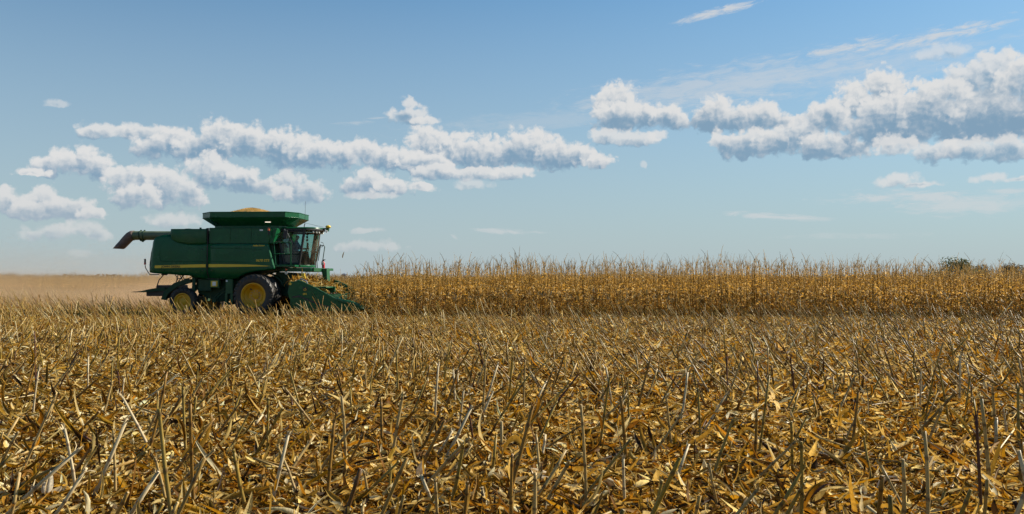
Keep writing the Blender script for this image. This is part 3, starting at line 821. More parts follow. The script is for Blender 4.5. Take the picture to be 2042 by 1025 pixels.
def place(meshes, idx, P, rot, sc, tx, ty):
    """numpy copies of one variant"""
    V0, Q0, C0 = meshes
    c, s = np.cos(rot[idx]), np.sin(rot[idx]); n = len(idx)
    X = V0[None, :, 0] * c[:, None] - V0[None, :, 1] * s[:, None]
    Y = V0[None, :, 0] * s[:, None] + V0[None, :, 1] * c[:, None]
    Zz = V0[None, :, 2] * sc[idx][:, None]
    X = X + Zz * tx[idx][:, None]; Y = Y + Zz * ty[idx][:, None]
    Vn = np.stack([X + P[idx, 0:1], Y + P[idx, 1:2], Zz], -1).reshape(-1, 3)
    Qn = (Q0[None] + (np.arange(n) * len(V0))[:, None, None]).reshape(-1, 4)
    tone = rng.normal(1, .12, (n, 1, 1)).clip(.65, 1.35)
    return Vn, Qn, (C0[None] * tone).reshape(-1, 3)
parts = []
for k in range(len(CV)):
    idx = np.where((~isf) & (c_var == k))[0]
    H, body, ear, tas, has = CV[k]
    parts.append(place(join([body, ear] + ([tas] if has else [])), idx, CP, c_rot, c_sc, c_tx, c_ty))
V, Q, C = join(parts)
tag(link("corn_rows", mesh_np("corn_rows", V, Q, C, MAT_CORN)), "rows of dry standing corn behind the front rows of the uncut strip", "corn", kind='stuff')

# a second uncut block far beyond the strip
def far_corn():
    P = []
    for i in range(34):
        v = 118 + 0.95 * i + (0 if i < 12 else 1.6 * (i - 12))
        um = 0.64 * v + 8; u = np.arange(-um, um, 0.19 if i < 6 else 0.36)
        u = u + rng.normal(0, .08, len(u))
        P.append(np.concatenate([uv_world(u, np.full(len(u), v)), np.full((len(u), 1), i)], 1))
    P = np.concatenate(P); P = P[in_view(P, 6)]; n = len(P)
    rot = rng.uniform(0, 6.28, n)
    und = 0.10 * np.sin(P[:, 0] * .11) + 0.06 * np.sin(P[:, 0] * .37 + 1)
    sc = rng.normal(1.0, .07, n) + und; tx = rng.normal(0, .05, n); ty = rng.normal(0, .05, n)
    var = rng.integers(6, size=n); out = []
    for k in range(6):
        body, ear, tas = corn_plant(300 + k, 2.02, detail=False)
        out.append(place(join([body, tas]), np.where(var == k)[0], P, rot, sc, tx, ty))
    return join(out)
V, Q, C = far_corn()
tag(link("far_corn", mesh_np("far_corn", V, Q, C, MAT_CORN)), "far off block of uncut corn reaching across the field to the horizon", "corn", kind='stuff')


# ------------------------------------------------------------------ combine harvester
G_ = (0.005, 0.080, 0.029)
M_GREEN = plain_mat("green_paint", G_, 0.26, 0, 0.26, 0.0, var=0.10, dirt=0.05, dirt_col=(0.10, 0.085, 0.05), scale=1.6)
M_GREEN2 = plain_mat("green_paint_dusty", (0.009, 0.085, 0.030), 0.45, 0, 0.3, 0.0, var=0.12, dirt=0.25, dirt_col=(0.15, 0.12, 0.075), scale=2.6)
M_DGREEN = plain_mat("dark_green_frame", (0.008, 0.045, 0.02), 0.6, 0, 0.3, var=0.2, dirt=0.35, dirt_col=(0.08, 0.06, 0.035), scale=3.5)
M_YELLOW = plain_mat("yellow_paint", (0.60, 0.315, 0.004), 0.38, 0, 0.4, 0.0, var=0.08, dirt=0.15, dirt_col=(0.25, 0.18, 0.08), scale=2.2)
M_STRIPE = plain_mat("yellow_decal", (0.66, 0.45, 0.02), 0.35, var=0.05, dirt=0.12, dirt_col=(0.3, 0.22, 0.1))
M_BLACK = plain_mat("black_plastic", (0.014, 0.014, 0.016), 0.45, var=0.2, dirt=0.3, dirt_col=(0.07, 0.055, 0.04))
M_RUBBER = plain_mat("tyre_rubber", (0.018, 0.017, 0.017), 0.48, 0, 0.5, var=0.2, dirt=0.45, dirt_col=(0.085, 0.07, 0.05), scale=4.0, bump=0.2)
M_STEEL = plain_mat("worn_steel", (0.35, 0.34, 0.33), 0.4, 1.0, var=0.2, dirt=0.3)
M_GREY = plain_mat("grey_plastic", (0.20, 0.21, 0.22), 0.5, var=0.1, dirt=0.3)
M_WHITE = plain_mat("white_sticker", (0.72, 0.72, 0.70), 0.5, var=0.08)
M_RED = plain_mat("red_paint", (0.45, 0.012, 0.012), 0.3, coat=0.3, var=0.1)
M_AMBER = plain_mat("amber_lens", (0.75, 0.13, 0.01), 0.2, coat=0.5)
M_LENS = plain_mat("lamp_lens", (0.75, 0.73, 0.66), 0.18, 0, 0.6, 0.5)
M_LAMP = plain_mat("emissive_lamp", (0.75, 0.70, 0.60), 0.3)
_b = [n for n in M_LAMP.node_tree.nodes if n.type == 'BSDF_PRINCIPLED'][0]; _b.inputs['Emission Color'].default_value = (1, .86, .68, 1); _b.inputs['Emission Strength'].default_value = 0.7  # weak warm emission added so the lamp face looks bright
M_INT = plain_mat("cab_lining", (0.035, 0.045, 0.05), 0.7, var=0.15)
M_TUBE = plain_mat("auger_tube_paint", (0.05, 0.095, 0.04), 0.42, 0.0, 0.5, 0.2, var=0.25, dirt=0.55, dirt_col=(0.17, 0.15, 0.09), scale=2.0)
M_SPOUT = plain_mat("rubber_spout", (0.13, 0.085, 0.07), 0.55, var=0.35, dirt=0.5, dirt_col=(0.16, 0.105, 0.075), scale=3.0)

def glass_mat():
    m, nt, g, out = new_mat("tinted_glass")
    t = nt.nodes.new('ShaderNodeBsdfTransparent'); t.inputs[0].default_value = (0.46, 0.70, 0.66, 1)
    gl = nt.nodes.new('ShaderNodeBsdfGlossy'); gl.inputs['Roughness'].default_value = 0.03
    fr = nt.nodes.new('ShaderNodeFresnel'); fr.inputs[0].default_value = 1.45
    mx = nt.nodes.new('ShaderNodeMixShader'); nt.links.new(fr.outputs[0], mx.inputs[0])
    nt.links.new(t.outputs[0], mx.inputs[1]); nt.links.new(gl.outputs[0], mx.inputs[2])
    # film of field dust
    d = nt.nodes.new('ShaderNodeBsdfDiffuse'); d.inputs[0].default_value = (0.42, 0.36, 0.26, 1)
    tc = nt.nodes.new('ShaderNodeTexCoord').outputs['Object']
    f = g.m('MULTIPLY', g.ramp(g.noise(g.v('MULTIPLY', tc, (1, 1, 0.4)), 2.5, 5, 0.6), 0.35, 0.8), 0.18)
    m2 = nt.nodes.new('ShaderNodeMixShader'); g.link(f, m2.inputs[0])
    nt.links.new(mx.outputs[0], m2.inputs[1]); nt.links.new(d.outputs[0], m2.inputs[2])
    nt.links.new(m2.outputs[0], out.inputs[0])
    return m
M_GLASS = glass_mat()

class MB:
    """collects shapes into one mesh"""
    def __init__(s): s.bm = bmesh.new()
    def face(s, pts): return s.bm.faces.new([s.bm.verts.new(p) for p in pts])
    def box(s, c, size, rot=None, taper=None):
        vs = []
        for x in (-.5, .5):
            for y in (-.5, .5):
                for z in (-.5, .5):
                    v = Vector((x * size[0], y * size[1], z * size[2]))
                    if taper and z > 0: v.x *= taper; v.y *= taper
                    if rot is not None: v = Euler(rot).to_matrix() @ v
                    vs.append(s.bm.verts.new(v + Vector(c)))
        for f in ((0, 1, 3, 2), (4, 6, 7, 5), (0, 4, 5, 1), (2, 3, 7, 6), (0, 2, 6, 4), (1, 5, 7, 3)):
            s.bm.faces.new([vs[i] for i in f])
        return s
    def span(s, x0, x1, y0, y1, z0, z1): return s.box(((x0 + x1) / 2, (y0 + y1) / 2, (z0 + z1) / 2), (abs(x1 - x0), abs(y1 - y0), abs(z1 - z0)))
    def prism(s, poly, y0, y1):
        """side-view outline (x, z) extruded across the machine"""
        a = [s.bm.verts.new((x, y0, z)) for x, z in poly]; b = [s.bm.verts.new((x, y1, z)) for x, z in poly]
        s.bm.faces.new(a); s.bm.faces.new(b[::-1])
        n = len(poly)
        for i in range(n): s.bm.faces.new((a[i], b[i], b[(i + 1) % n], a[(i + 1) % n]))
        return s
    def slab(s, poly, z0, z1, inset=0.0):
        """plan outline (x, y) raised from z0 to z1"""
        cx = sum(p[0] for p in poly) / len(poly); cy = sum(p[1] for p in poly) / len(poly)
        a = [s.bm.verts.new((x, y, z0)) for x, y in poly]
        b = [s.bm.verts.new((x + (cx - x) * inset, y + (cy - y) * inset, z1)) for x, y in poly]
        s.bm.faces.new(a[::-1]); s.bm.faces.new(b); n = len(poly)
        for i in range(n): s.bm.faces.new((a[i], a[(i + 1) % n], b[(i + 1) % n], b[i]))
        return s
    def tube(s, pts, r, sides=8, caps=True):
        pts = [Vector(p) for p in pts]; n = len(pts); rs = r if isinstance(r, (list, tuple)) else [r] * n
        prev = None; rings = []
        for i, p in enumerate(pts):
            d = (pts[min(i + 1, n - 1)] - pts[max(i - 1, 0)]).normalized()
            ref = prev if prev is not None else (Vector((0, 0, 1)) if abs(d.z) < .9 else Vector((1, 0, 0)))
            e2 = d.cross(ref).normalized(); e1 = e2.cross(d).normalized(); prev = e1
            rings.append([s.bm.verts.new(p + (e1 * math.cos(a) + e2 * math.sin(a)) * rs[i]) for a in [2 * math.pi * k / sides for k in range(sides)]])
        for a, b in zip(rings, rings[1:]):
            for k in range(sides): s.bm.faces.new((a[k], a[(k + 1) % sides], b[(k + 1) % sides], b[k]))
        if caps: s.bm.faces.new(rings[0][::-1]); s.bm.faces.new(rings[-1])
        return s
    def lathe(s, prof, c, sides=40, axis='y'):
        """profile of (offset along the axis, radius)"""
        rings = []
        for o, r in prof:
            ring = []
            for k in range(sides):
                a = 2 * math.pi * k / sides; u, w = r * math.cos(a), r * math.sin(a)
                v = (u, o, w) if axis == 'y' else ((u, w, o) if axis == 'z' else (o, u, w))
                ring.append(s.bm.verts.new(Vector(v) + Vector(c)))
            rings.append(ring)
        for a, b in zip(rings, rings[1:]):
            for k in range(sides): s.bm.faces.new((a[k], a[(k + 1) % sides], b[(k + 1) % sides], b[k]))
        return s
    def disc(s, c, r, sides=20, axis='y'):
        s.bm.faces.new([s.bm.verts.new(Vector(c) + (Vector((r * math.cos(t), 0, r * math.sin(t))) if axis == 'y' else Vector((r * math.cos(t), r * math.sin(t), 0)) if axis == 'z' else Vector((0, r * math.cos(t), r * math.sin(t))))) for t in [2 * math.pi * k / sides for k in range(sides)]])
        return s
    def grid(s, P):
        g = [[s.bm.verts.new(p) for p in row] for row in P]
        for i in range(len(g) - 1):
            for j in range(len(g[0]) - 1): s.bm.faces.new((g[i][j], g[i][j + 1], g[i + 1][j + 1], g[i + 1][j]))
        return s
    def build(s, name, mat, parent=None, smooth=35, bevel=0.0, solid=0.0):
        bmesh.ops.remove_doubles(s.bm, verts=s.bm.verts, dist=1e-5)
        bmesh.ops.recalc_face_normals(s.bm, faces=s.bm.faces)
        me = bpy.data.meshes.new(name); s.bm.to_mesh(me); s.bm.free()
        me.materials.append(mat)
        if smooth:
            me.polygons.foreach_set('use_smooth', [True] * len(me.polygons)); me.set_sharp_from_angle(angle=R(smooth))
        o = link(name, me, parent)
        if solid:
            m = o.modifiers.new("thick", 'SOLIDIFY'); m.thickness = solid; m.offset = 0
        if bevel:
            m = o.modifiers.new("edge", 'BEVEL'); m.width = bevel; m.segments = 2; m.limit_method = 'ANGLE'; m.angle_limit = R(30); m.harden_normals = True
        return o

def lettering(name, text, size, mat, parent, loc, rx=90, shear=0.0, sx=1.0, weight=0.0):
    cu = bpy.data.curves.new(name, 'FONT'); cu.body = text; cu.size = size; cu.shear = shear; cu.extrude = 0.002
    cu.offset = weight; cu.align_x = 'CENTER'; cu.align_y = 'CENTER'; cu.resolution_u = 3
    tmp = bpy.data.objects.new(name, cu); COL.objects.link(tmp)
    bpy.context.view_layer.update()
    me = bpy.data.meshes.new_from_object(tmp.evaluated_get(bpy.context.evaluated_depsgraph_get()))
    bpy.data.objects.remove(tmp); me.name = name; me.materials.clear(); me.materials.append(mat)
    o = link(name, me, parent); o.location = loc; o.rotation_euler = (R(rx), 0, 0); o.scale = (sx, 1, 1)
    return o

CB = empty("combine_harvester", (-11.70, 41.30, 0), R(-3))
tag(CB, "green combine harvester with yellow wheel rims cutting into the standing corn", "combine harvester")

def ypanel(z):                                    # bulge of the side shields
    lo = min(1, max(0, (2.16 - z) / 0.5)); hi = min(1, max(0, (z - 2.9) / 0.9))
    return 1.70 - 0.30 * lo ** 2 - 0.07 * hi ** 2

def side_shield(cols, side, name):
    P = []
    for (xb, zb), (xt, zt), fold in cols:
        row = []
        for i in range(17):
            t = i / 16; z = zb + (zt - zb) * t; x = xb + (xt - xb) * t
            row.append((x, side * (ypanel(z) - fold), z))
        P.append(row)
    m = MB(); m.grid(P)
    return m.build(name, M_GREEN, CB, smooth=40, solid=0.03)

REAR = [((-5.24, 2.05), (-5.08, 3.36), .22), ((-5.17, 2.02), (-5.04, 3.46), .10), ((-5.06, 2.00), (-4.96, 3.58), .03), ((-4.92, 1.98), (-4.88, 3.66), 0), ((-4.6, 1.96), (-4.63, 3.74), 0),
        ((-4.3, 1.94), (-4.32, 3.775), 0), ((-4.1, 1.93), (-4.17, 3.75), 0), ((-3.9, 1.92), (-3.95, 3.56), 0), ((-3.6, 1.90), (-3.6, 3.42), 0), ((-3.3, 1.88), (-3.3, 3.36), 0),
        ((-3.05, 1.80), (-3.05, 3.345), 0), ((-2.85, 1.72), (-2.85, 3.345), 0), ((-2.43, 1.68), (-2.43, 3.345), .0)]
FRONT = []
for x, zb in ((-2.37, 1.68), (-1.9, 1.675), (-1.45, 1.675), (-1.10, 1.68), (-0.95, 1.75), (-0.78, 1.87), (-0.6, 1.955), (-0.4, 2.01), (-0.16, 2.06), (0.15, 2.10), (0.5, 2.14), (0.74, 2.17), (0.80, 2.18)):
    s_ = (x + 2.37) / 3.17
    FRONT.append(((x, zb), (-2.37 + s_ * 2.85, 3.345), 0.05 if x == 0.80 else 0))
for sd in (-1, 1):
    side_shield(REAR, sd, "rear_side_shield")
    side_shield(FRONT, sd, "front_side_shield")

# dark core behind the shields
MB().prism([(-5.0, 2.1), (-4.98, 3.3), (-4.75, 3.6), (-4.2, 3.74), (0.42, 3.74), (0.70, 2.25), (-0.2, 2.12), (-1.1, 1.8), (-2.9, 1.78), (-3.3, 1.95)], -1.36, 1.36).build("chassis_body", M_DGREEN, CB)
# rounded tail skin between the two shields
P = []
for y in (-1.5, -1.2, -0.6, 0, 0.6, 1.2, 1.5):
    f = 0.06 * (1 - (y / 1.5) ** 2)
    P.append([(x - f, y, z) for x, z in ((-5.0, 2.02), (-5.235, 2.05), (-5.24, 2.4), (-5.17, 2.95), (-5.07, 3.38), (-4.95, 3.6), (-4.63, 3.76), (-4.1, 3.8))])
MB().grid(P).build("tail_hood", M_GREEN, CB, smooth=50, solid=0.03)

# stripe, seam trim and writing on the shield facing the camera
m = MB(); P = []
zs = [(-4.90, 2.345, 2.215), (-4.2, 2.36, 2.225), (-3.3, 2.385, 2.245), (-2.47, 2.40, 2.258)]
for x, zt, zb in zs: P.append([(x, -(ypanel(zb + (zt - zb) * i / 3) + .019), zb + (zt - zb) * i / 3) for i in range(4)])
m.grid(P); P = []
for x, zt, zb in [(-2.33, 2.403, 2.26), (-1.4, 2.40, 2.268), (-0.47, 2.385, 2.282), (0.1, 2.355, 2.295), (0.45, 2.325, 2.30), (0.61, 2.312, 2.308)]:
    P.append([(x, -(ypanel(zb + (zt - zb) * i / 3) + .019), zb + (zt - zb) * i / 3) for i in range(4)])
m.grid(P)
m.build("stripe", M_STRIPE, CB)
lettering("lettering", "JOHN DEERE", 0.125, M_BLACK, CB, (-4.13, -1.727, 2.288), sx=1.25, weight=0.002)
lettering("lettering", "9670 STS", 0.155, M_STRIPE, CB, (0.21, -1.722, 2.565), shear=0.25, sx=1.08, weight=0.004)
lettering("lettering", "Bullet Rotor", 0.10, M_STRIPE, CB, (0.03, -1.705, 3.26), shear=0.25, sx=1.12, weight=0.003)
m = MB()
m.tube([(-2.40, -(ypanel(1.70) + .012), 1.70), (-2.40, -(ypanel(1.95) + .014), 1.95), (-2.40, -(ypanel(2.2) + .014), 2.2), (-2.40, -(ypanel(2.8) + .014), 2.8), (-2.40, -(ypanel(3.34) + .012), 3.34)], 0.024, 6)
m.span(-2.425, -2.375, -1.70, -1.60, 3.36, 4.09)
m.build("seam_trim", M_BLACK, CB)
# crease lines pressed into the shields
m = MB()
m.tube([(-4.66, -1.722, 3.05), (-4.68, -1.726, 2.75), (-4.62, -1.73, 2.58), (-4.4, -1.728, 2.53), (-3.2, -1.728, 2.52), (-2.5, -1.728, 2.515)], 0.016, 6)
m.tube([(-2.3, -1.728, 2.53), (-1.2, -1.728, 2.51), (-0.4, -1.728, 2.47)], 0.016, 6)
m.tube([(-2.25, -1.714, 3.14), (-1.2, -1.714, 3.15), (-0.3, -1.714, 3.10), (0.2, -1.714, 3.09)], 0.014, 6)
m.build("shield_crease", M_GREEN, CB)

# latches, handles and panel joints
m = MB()
for x, z in ((-4.5, 2.12), (-2.62, 2.12), (-2.2, 2.12), (-0.95, 2.2), (0.42, 2.24), (-2.62, 3.1), (-2.2, 3.2)): m.box((x, -(ypanel(z) + .022), z), (.07, .03, .035))
m.build("latch", M_BLACK, CB, bevel=.008)
m = MB()
for x in (-1.35, -0.35): m.span(x - .006, x + .006, -1.652, -1.62, 3.38, 4.08)
m.span(-2.34, .5, -1.652, -1.62, 4.055, 4.068); m.span(-2.34, .46, -1.66, -1.60, 3.345, 3.368)
m.build("panel_joint", M_DGREEN, CB)
# upper works: cooling-air housing, tank wall
P = []
for x, zb, f in ((-4.17, 3.80, .14), (-4.15, 3.66, .07), (-4.07, 3.56, .02), (-3.95, 3.48, 0), (-3.8, 3.42, 0), (-3.55, 3.37, 0), (-3.3, 3.35, 0), (-2.9, 3.345, 0), (-2.43, 3.345, 0)):
    P.append([(x, -(1.73 + .05 * math.sin(math.pi * i / 8) - f), zb + (4.045 - zb) * i / 8) for i in range(9)])
MB().grid(P).build("cooling_air_housing", M_GREEN2, CB, smooth=45, solid=0.03)
m = MB(); m.span(-4.12, -2.45, -1.66, 1.55, 3.62, 3.98); m.span(-4.05, -2.45, 1.50, 1.68, 3.36, 4.04); m.build("engine_deck", M_GREEN2, CB, bevel=.03)
m = MB(); m.tube([(-2.95, -1.2, 3.98), (-2.95, -1.2, 4.14)], .05, 10); m.tube([(-2.62, -1.3, 3.98), (-2.62, -1.3, 4.10)], .035, 8); m.build("exhaust_stack", M_BLACK, CB)
P = []
for i in range(13):
    a = math.pi * i / 12; P.append([(-3.42 - .34 * math.cos(a), y, 3.97 + .10 * math.sin(a)) for y in (-1.5, -.9)])
MB().grid(P).build("intake_dome", M_BLACK, CB, solid=.02)
MB().prism([(-2.36, 3.365), (0.475, 3.365), (0.56, 3.7), (0.60, 4.105), (-2.36, 4.105)], -1.64, 1.64).build("tank_wall", M_GREEN, CB, bevel=.025)
# sloping wall between tank and cab, bracket under the beacon
m = MB(); m.prism([(0.48, 3.36), (0.66, 3.36), (0.86, 4.07), (0.61, 4.10)], -1.60, 1.60); m.build("tank_front", M_GREEN, CB, bevel=.02)
m = MB(); m.prism([(0.36, 4.06), (0.60, 4.06), (0.62, 3.62), (0.56, 3.60)], -1.69, -1.645); m.build("beacon_bracket", M_GREEN, CB)
m = MB(); m.lathe([(0, .055), (.05, .055), (.11, .05), (.135, .03), (.14, .002)], (0.50, -1.70, 3.96), 14, 'z')
bc = m.build("beacon_lamp", M_AMBER, CB)
m = MB(); m.lathe([(0, .002), (0, .06), (.05, .06), (.05, .002)], (0.50, -1.70, 3.915), 14, 'z'); m.box((0.50, -1.70, 3.85), (.07, .06, .14)); m.build("lamp_base", M_BLACK, bc)
m = MB(); m.span(0.05, 0.20, -1.652, -1.643, 3.95, 4.02); m.build("sticker", M_WHITE, CB)

# grain tank extension: eight-sided collar flaring out to an upright rim
def octagon(x0, x1, y0, y1, cx0, cx1, cy): return [(x0, y0 + cy), (x0 + cx0, y0), (x1 - cx1, y0), (x1, y0 + cy), (x1, y1 - cy), (x1 - cx1, y1), (x0 + cx0, y1), (x0, y1 - cy)]
top = octagon(-3.03, 1.62, -1.50, 1.55, .66, .42, .75); low = octagon(-2.42, 0.92, -1.05, 1.10, .50, .16, .30); base = octagon(-2.42, 0.93, -1.08, 1.13, .50, .16, .30)
m = MB()
def ring(poly, z): return [(x, y, z) for x, y in poly] + [(poly[0][0], poly[0][1], z)]
m.grid([ring(low, 4.22), ring(top, 4.595), ring(top, 4.845)])
ext = m.build("tank_extension", M_GREEN, CB, smooth=0, solid=.025)
m = MB(); m.grid([ring(base, 4.08), ring(base, 4.225)]); m.build("tank_collar", M_GREEN2, CB, smooth=0, solid=.02)
m = MB()
top2 = octagon(-3.045, 1.635, -1.515, 1.565, .66, .42, .75)
m.tube(ring(top2, 4.845), .018, 6, caps=False); m.tube(ring(top2, 4.61), .013, 6, caps=False); m.build("rim_lip", M_GREEN, ext)
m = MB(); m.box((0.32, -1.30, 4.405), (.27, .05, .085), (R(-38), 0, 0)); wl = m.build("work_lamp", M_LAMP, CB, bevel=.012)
m = MB(); m.box((0.32, -1.285, 4.425), (.31, .05, .11), (R(-38), 0, 0)); m.build("lamp_housing", M_BLACK, wl)
m = MB(); m.box((1.32, 0.3, 4.88), (.14, .10, .07)); m.tube([(1.40, .3, 4.84), (1.40, .3, 4.90)], .02, 6); m.build("tank_sensor", M_BLACK, CB)

# unloading auger folded back along the far side
a = empty("unloading_auger", (0, 0, 0), 0, CB)
ya = 0.95
m = MB(); m.tube([(-3.6, ya, 3.86), (-7.30, ya, 3.885)], .225, 22); tb = m.build("auger_tube", M_TUBE, a)
m = MB()
for x in (-6.72, -6.90): m.lathe([(-.02, .226), (-.02, .252), (.02, .252), (.02, .226)], (x, ya, 3.88), 22, 'x')
m.box((-6.81, ya - .05, 3.63), (.20, .10, .06)); m.box((-6.81, ya, 3.585), (.08, .08, .05)); m.box((-6.72, ya, 4.135), (.06, .06, .05)); m.box((-6.90, ya, 4.135), (.06, .06, .05))
m.build("clamp", M_DGREEN, a)
m = MB()
rows = []
for (cx, cz, ang, w, h) in ((-7.26, 3.885, 0, .245, .24), (-7.38, 3.875, 14, .245, .24), (-7.49, 3.81, 32, .245, .235), (-7.62, 3.68, 46, .245, .225), (-7.83, 3.45, 52, .24, .215), (-7.96, 3.32, 68, .24, .22), (-8.06, 3.225, 87, .24, .235)):
    n_ = 18; rg = []
    ca, sa = math.cos(R(ang)), math.sin(R(ang))
    for k in range(n_ + 1):
        t = 2 * math.pi * k / n_; yy = w * math.cos(t); vv = h * math.sin(t)
        rg.append((cx - vv * sa, ya + yy, cz + vv * ca))
    rows.append(rg)
m.grid(rows); m.build("spout", M_SPOUT, a, smooth=50, solid=.02)

# cab
cab = empty("cab", (0, 0, 0), 0, CB)
def arc(x0, bulge, y0=-.92, y1=.92, n=13): return [(x0 + bulge * (1 - (2 * i / (n - 1) - 1) ** 2), y0 + (y1 - y0) * i / (n - 1)) for i in range(n)]
wt, wb = arc(1.97, .47), arc(1.72, .47)
m = MB(); m.grid([[(x, y, 2.40) for x, y in wb], [(x + .02 + (X - x) * .33, y, 2.93) for (x, y), (X, Y) in zip(wb, wt)], [(x + .02 + (X - x) * .66, y, 3.46) for (x, y), (X, Y) in zip(wb, wt)], [(x, y, 4.0) for x, y in wt]])
m.build("windshield", M_GLASS, cab, smooth=60)
for sd in (-1, 1):
    y = .925 * sd
    m = MB(); m.grid([[(1.06, y, 2.44), (1.69, y, 2.44)], [(0.68, y, 3.97), (1.92, y, 3.97)]]); m.build("side_window", M_GLASS, cab, smooth=0)
    m = MB()
    m.tube([(1.00, y, 2.36), (0.62, y, 4.02)], .062, 8); m.tube([(1.69, y, 2.36), (1.95, y, 4.02)], .062, 8); m.tube([(0.98, y, 2.43), (1.72, y, 2.43)], .055, 8); m.tube([(0.66, y, 3.96), (1.94, y, 3.96)], .05, 8)
    m.build("door_frame", M_BLACK, cab)
m = MB(); m.grid([[(1.0, -.9, 2.95), (1.0, .9, 2.95)], [(0.64, -.9, 4.0), (0.64, .9, 4.0)]]); m.build("rear_window", M_GLASS, cab, smooth=0)
m = MB(); m.prism([(0.74, 2.36), (1.04, 2.36), (0.96, 2.95), (0.72, 2.95)], -.90, .90); m.build("rear_wall", M_INT, cab)
plan = [(0.55, -.97), (2.05, -.97)] + [(x + .22, y * 1.04) for x, y in wt[1:-1]] + [(2.05, .97), (0.55, .97)]
m = MB(); m.slab(plan, 4.02, 4.09); m.build("visor", M_BLACK, cab, bevel=.015)
m = MB(); m.slab([(x - .01, y) for x, y in plan], 4.095, 4.17, .05); m.build("cab_roof", M_GREEN, cab, bevel=.03)
m = MB(); m.slab([(1.0, -.90), (1.74, -.90)] + [(x, y * .97) for x, y in wb[1:-1]] + [(1.74, .90), (1.0, .90)], 2.27, 2.38); m.build("cab_floor", M_GREEN, cab, bevel=.02)
for i, y in enumerate((-.66, -.50, -.34, .34, .50, .66)):
    x = 1.97 + .47 * (1 - (y / .92) ** 2) + .12
    m = MB(); m.lathe([(0, .002), (.012, .05), (.0, .066), (-.03, .06), (-.06, .045)], (x, y, 3.955), 14, 'x'); m.build("work_light", M_LENS, cab)
# receiver dome on the front of the roof
m = MB(); m.lathe([(-.06, .002), (-.055, .10), (-.02, .135), (.03, .125), (.065, .08), (.08, .003)], (2.83, 0, 4.23), 18, 'z'); gp_ = m.build("receiver_dome", M_STRIPE, cab, smooth=60)
m = MB(); m.span(2.52, 2.88, -.05, .05, 4.10, 4.17); m.box((2.80, 0, 4.06), (.12, .16, .10)); m.build("dome_bracket", M_GREEN, gp_)
m = MB(); m.lathe([(0, .002), (.02, .05), (.0, .06), (-.05, .05)], (2.80, -.12, 4.0), 12, 'x'); m.build("lamp", M_LENS, gp_)
m = MB(); m.tube([(1.83, -.6, 4.15), (1.84, -.6, 4.26), (1.87, -.6, 4.34)], .022, 6); m.tube([(1.865, -.6, 4.33), (1.885, -.6, 5.42)], [.009, .006], 5); m.build("antenna", M_BLACK, cab)
m = MB(); m.tube([(1.0, -.1, 4.58), (2.6, 0, 4.21)], .006, 4); m.build("cable", M_BLACK, cab)
m = MB(); m.tube([(2.42, 0.2, 3.5), (2.53, .2, 3.46), (2.55, .2, 3.36), (2.50, .2, 3.28), (2.42, .2, 3.26)], .012, 6); m.build("wiper_hose", M_BLACK, cab)
mr = MB(); mr.box((1.18, -1.42, 3.79), (.20, .09, .40), (0, R(8), R(20))); mo = mr.build("mirror", M_BLACK, cab, bevel=.03)
m = MB(); m.tube([(1.02, -.95, 4.02), (1.1, -1.3, 4.03), (1.18, -1.42, 3.98)], .022, 6); m.tube([(1.24, -1.40, 3.95), (1.42, -1.0, 3.35)], .014, 6); m.build("mirror_arm", M_GREY, mo)
# inside the cab: seat, steering column, armrest console, monitor
st_ = MB(); st_.box((1.28, .0, 2.82), (.50, .52, .14)); st_.box((1.05, .0, 3.22), (.14, .50, .74), (0, R(-8), 0)); st_.box((1.00, .0, 3.66), (.10, .26, .18)); st_.box((1.25, .0, 2.58), (.34, .34, .40)); st_.build("seat", M_INT, cab, bevel=.04)
m = MB(); m.tube([(1.92, 0, 2.4), (1.82, 0, 3.02)], .05, 8); m.tube([(1.80 + .07 * math.cos(t) , .19 * math.sin(t), 3.08 + .13 * math.cos(t)) for t in [k * math.pi / 8 for k in range(17)]], .018, 6); m.tube([(1.73, 0, 2.95), (1.87, 0, 3.21)], .014, 6); m.build("steering_wheel", M_INT, cab)
m = MB(); m.box((1.55, -.36, 3.0), (.62, .16, .10)); m.box((1.98, -.52, 3.30), (.04, .20, .30)); m.box((1.98, -.60, 3.56), (.05, .16, .10)); m.box((1.98, -.60, 3.70), (.05, .16, .10)); m.box((1.98, -.60, 3.84), (.05, .16, .10)); m.tube([(1.95, -.62, 2.9), (2.0, -.60, 3.95)], .015, 6); m.build("console", M_INT, cab, bevel=.02)
m = MB(); m.prism([(1.62, 2.42), (2.02, 2.42), (1.98, 2.72), (1.80, 2.98), (1.66, 2.90)], -.50, -.14); m.build("pedal_box", M_INT, cab)
m = MB(); m.tube([(1.70, .93, 3.05), (2.32, .35, 3.38)], .015, 6); m.tube([(2.18, .6, 2.6), (2.34, .45, 3.4)], .018, 6); m.build("grab_bar", M_BLACK, cab)

# platforms and railings
m = MB(); m.span(0.76, 1.70, -1.58, -.95, 2.28, 2.37); m.span(0.84, 2.3, -1.0, -.86, 2.06, 2.24); m.build("side_platform", M_GREEN, CB, bevel=.015)
m = MB(); m.prism([(1.72, 2.24), (2.42, 2.24), (2.40, 2.06), (1.86, 2.05)], -.90, .95); m.span(1.2, 2.62, .95, 1.80, 2.12, 2.24); m.prism([(2.34, 2.22), (2.66, 2.22), (2.68, 1.62), (2.56, 1.62)], .4, .95); m.build("front_platform", M_GREEN2, CB, bevel=.015)
m = MB()
for pts in ([(0.62, -1.56, 3.42), (1.46, -1.56, 3.42), (1.50, -1.56, 3.38), (1.50, -1.56, 2.36)], [(0.64, -1.56, 2.88), (1.50, -1.56, 2.88)], [(0.70, -1.58, 3.42), (0.80, -1.58, 2.36)]): m.tube(pts, .019, 6)
m.build("railing", M_GREEN, CB)
m = MB()
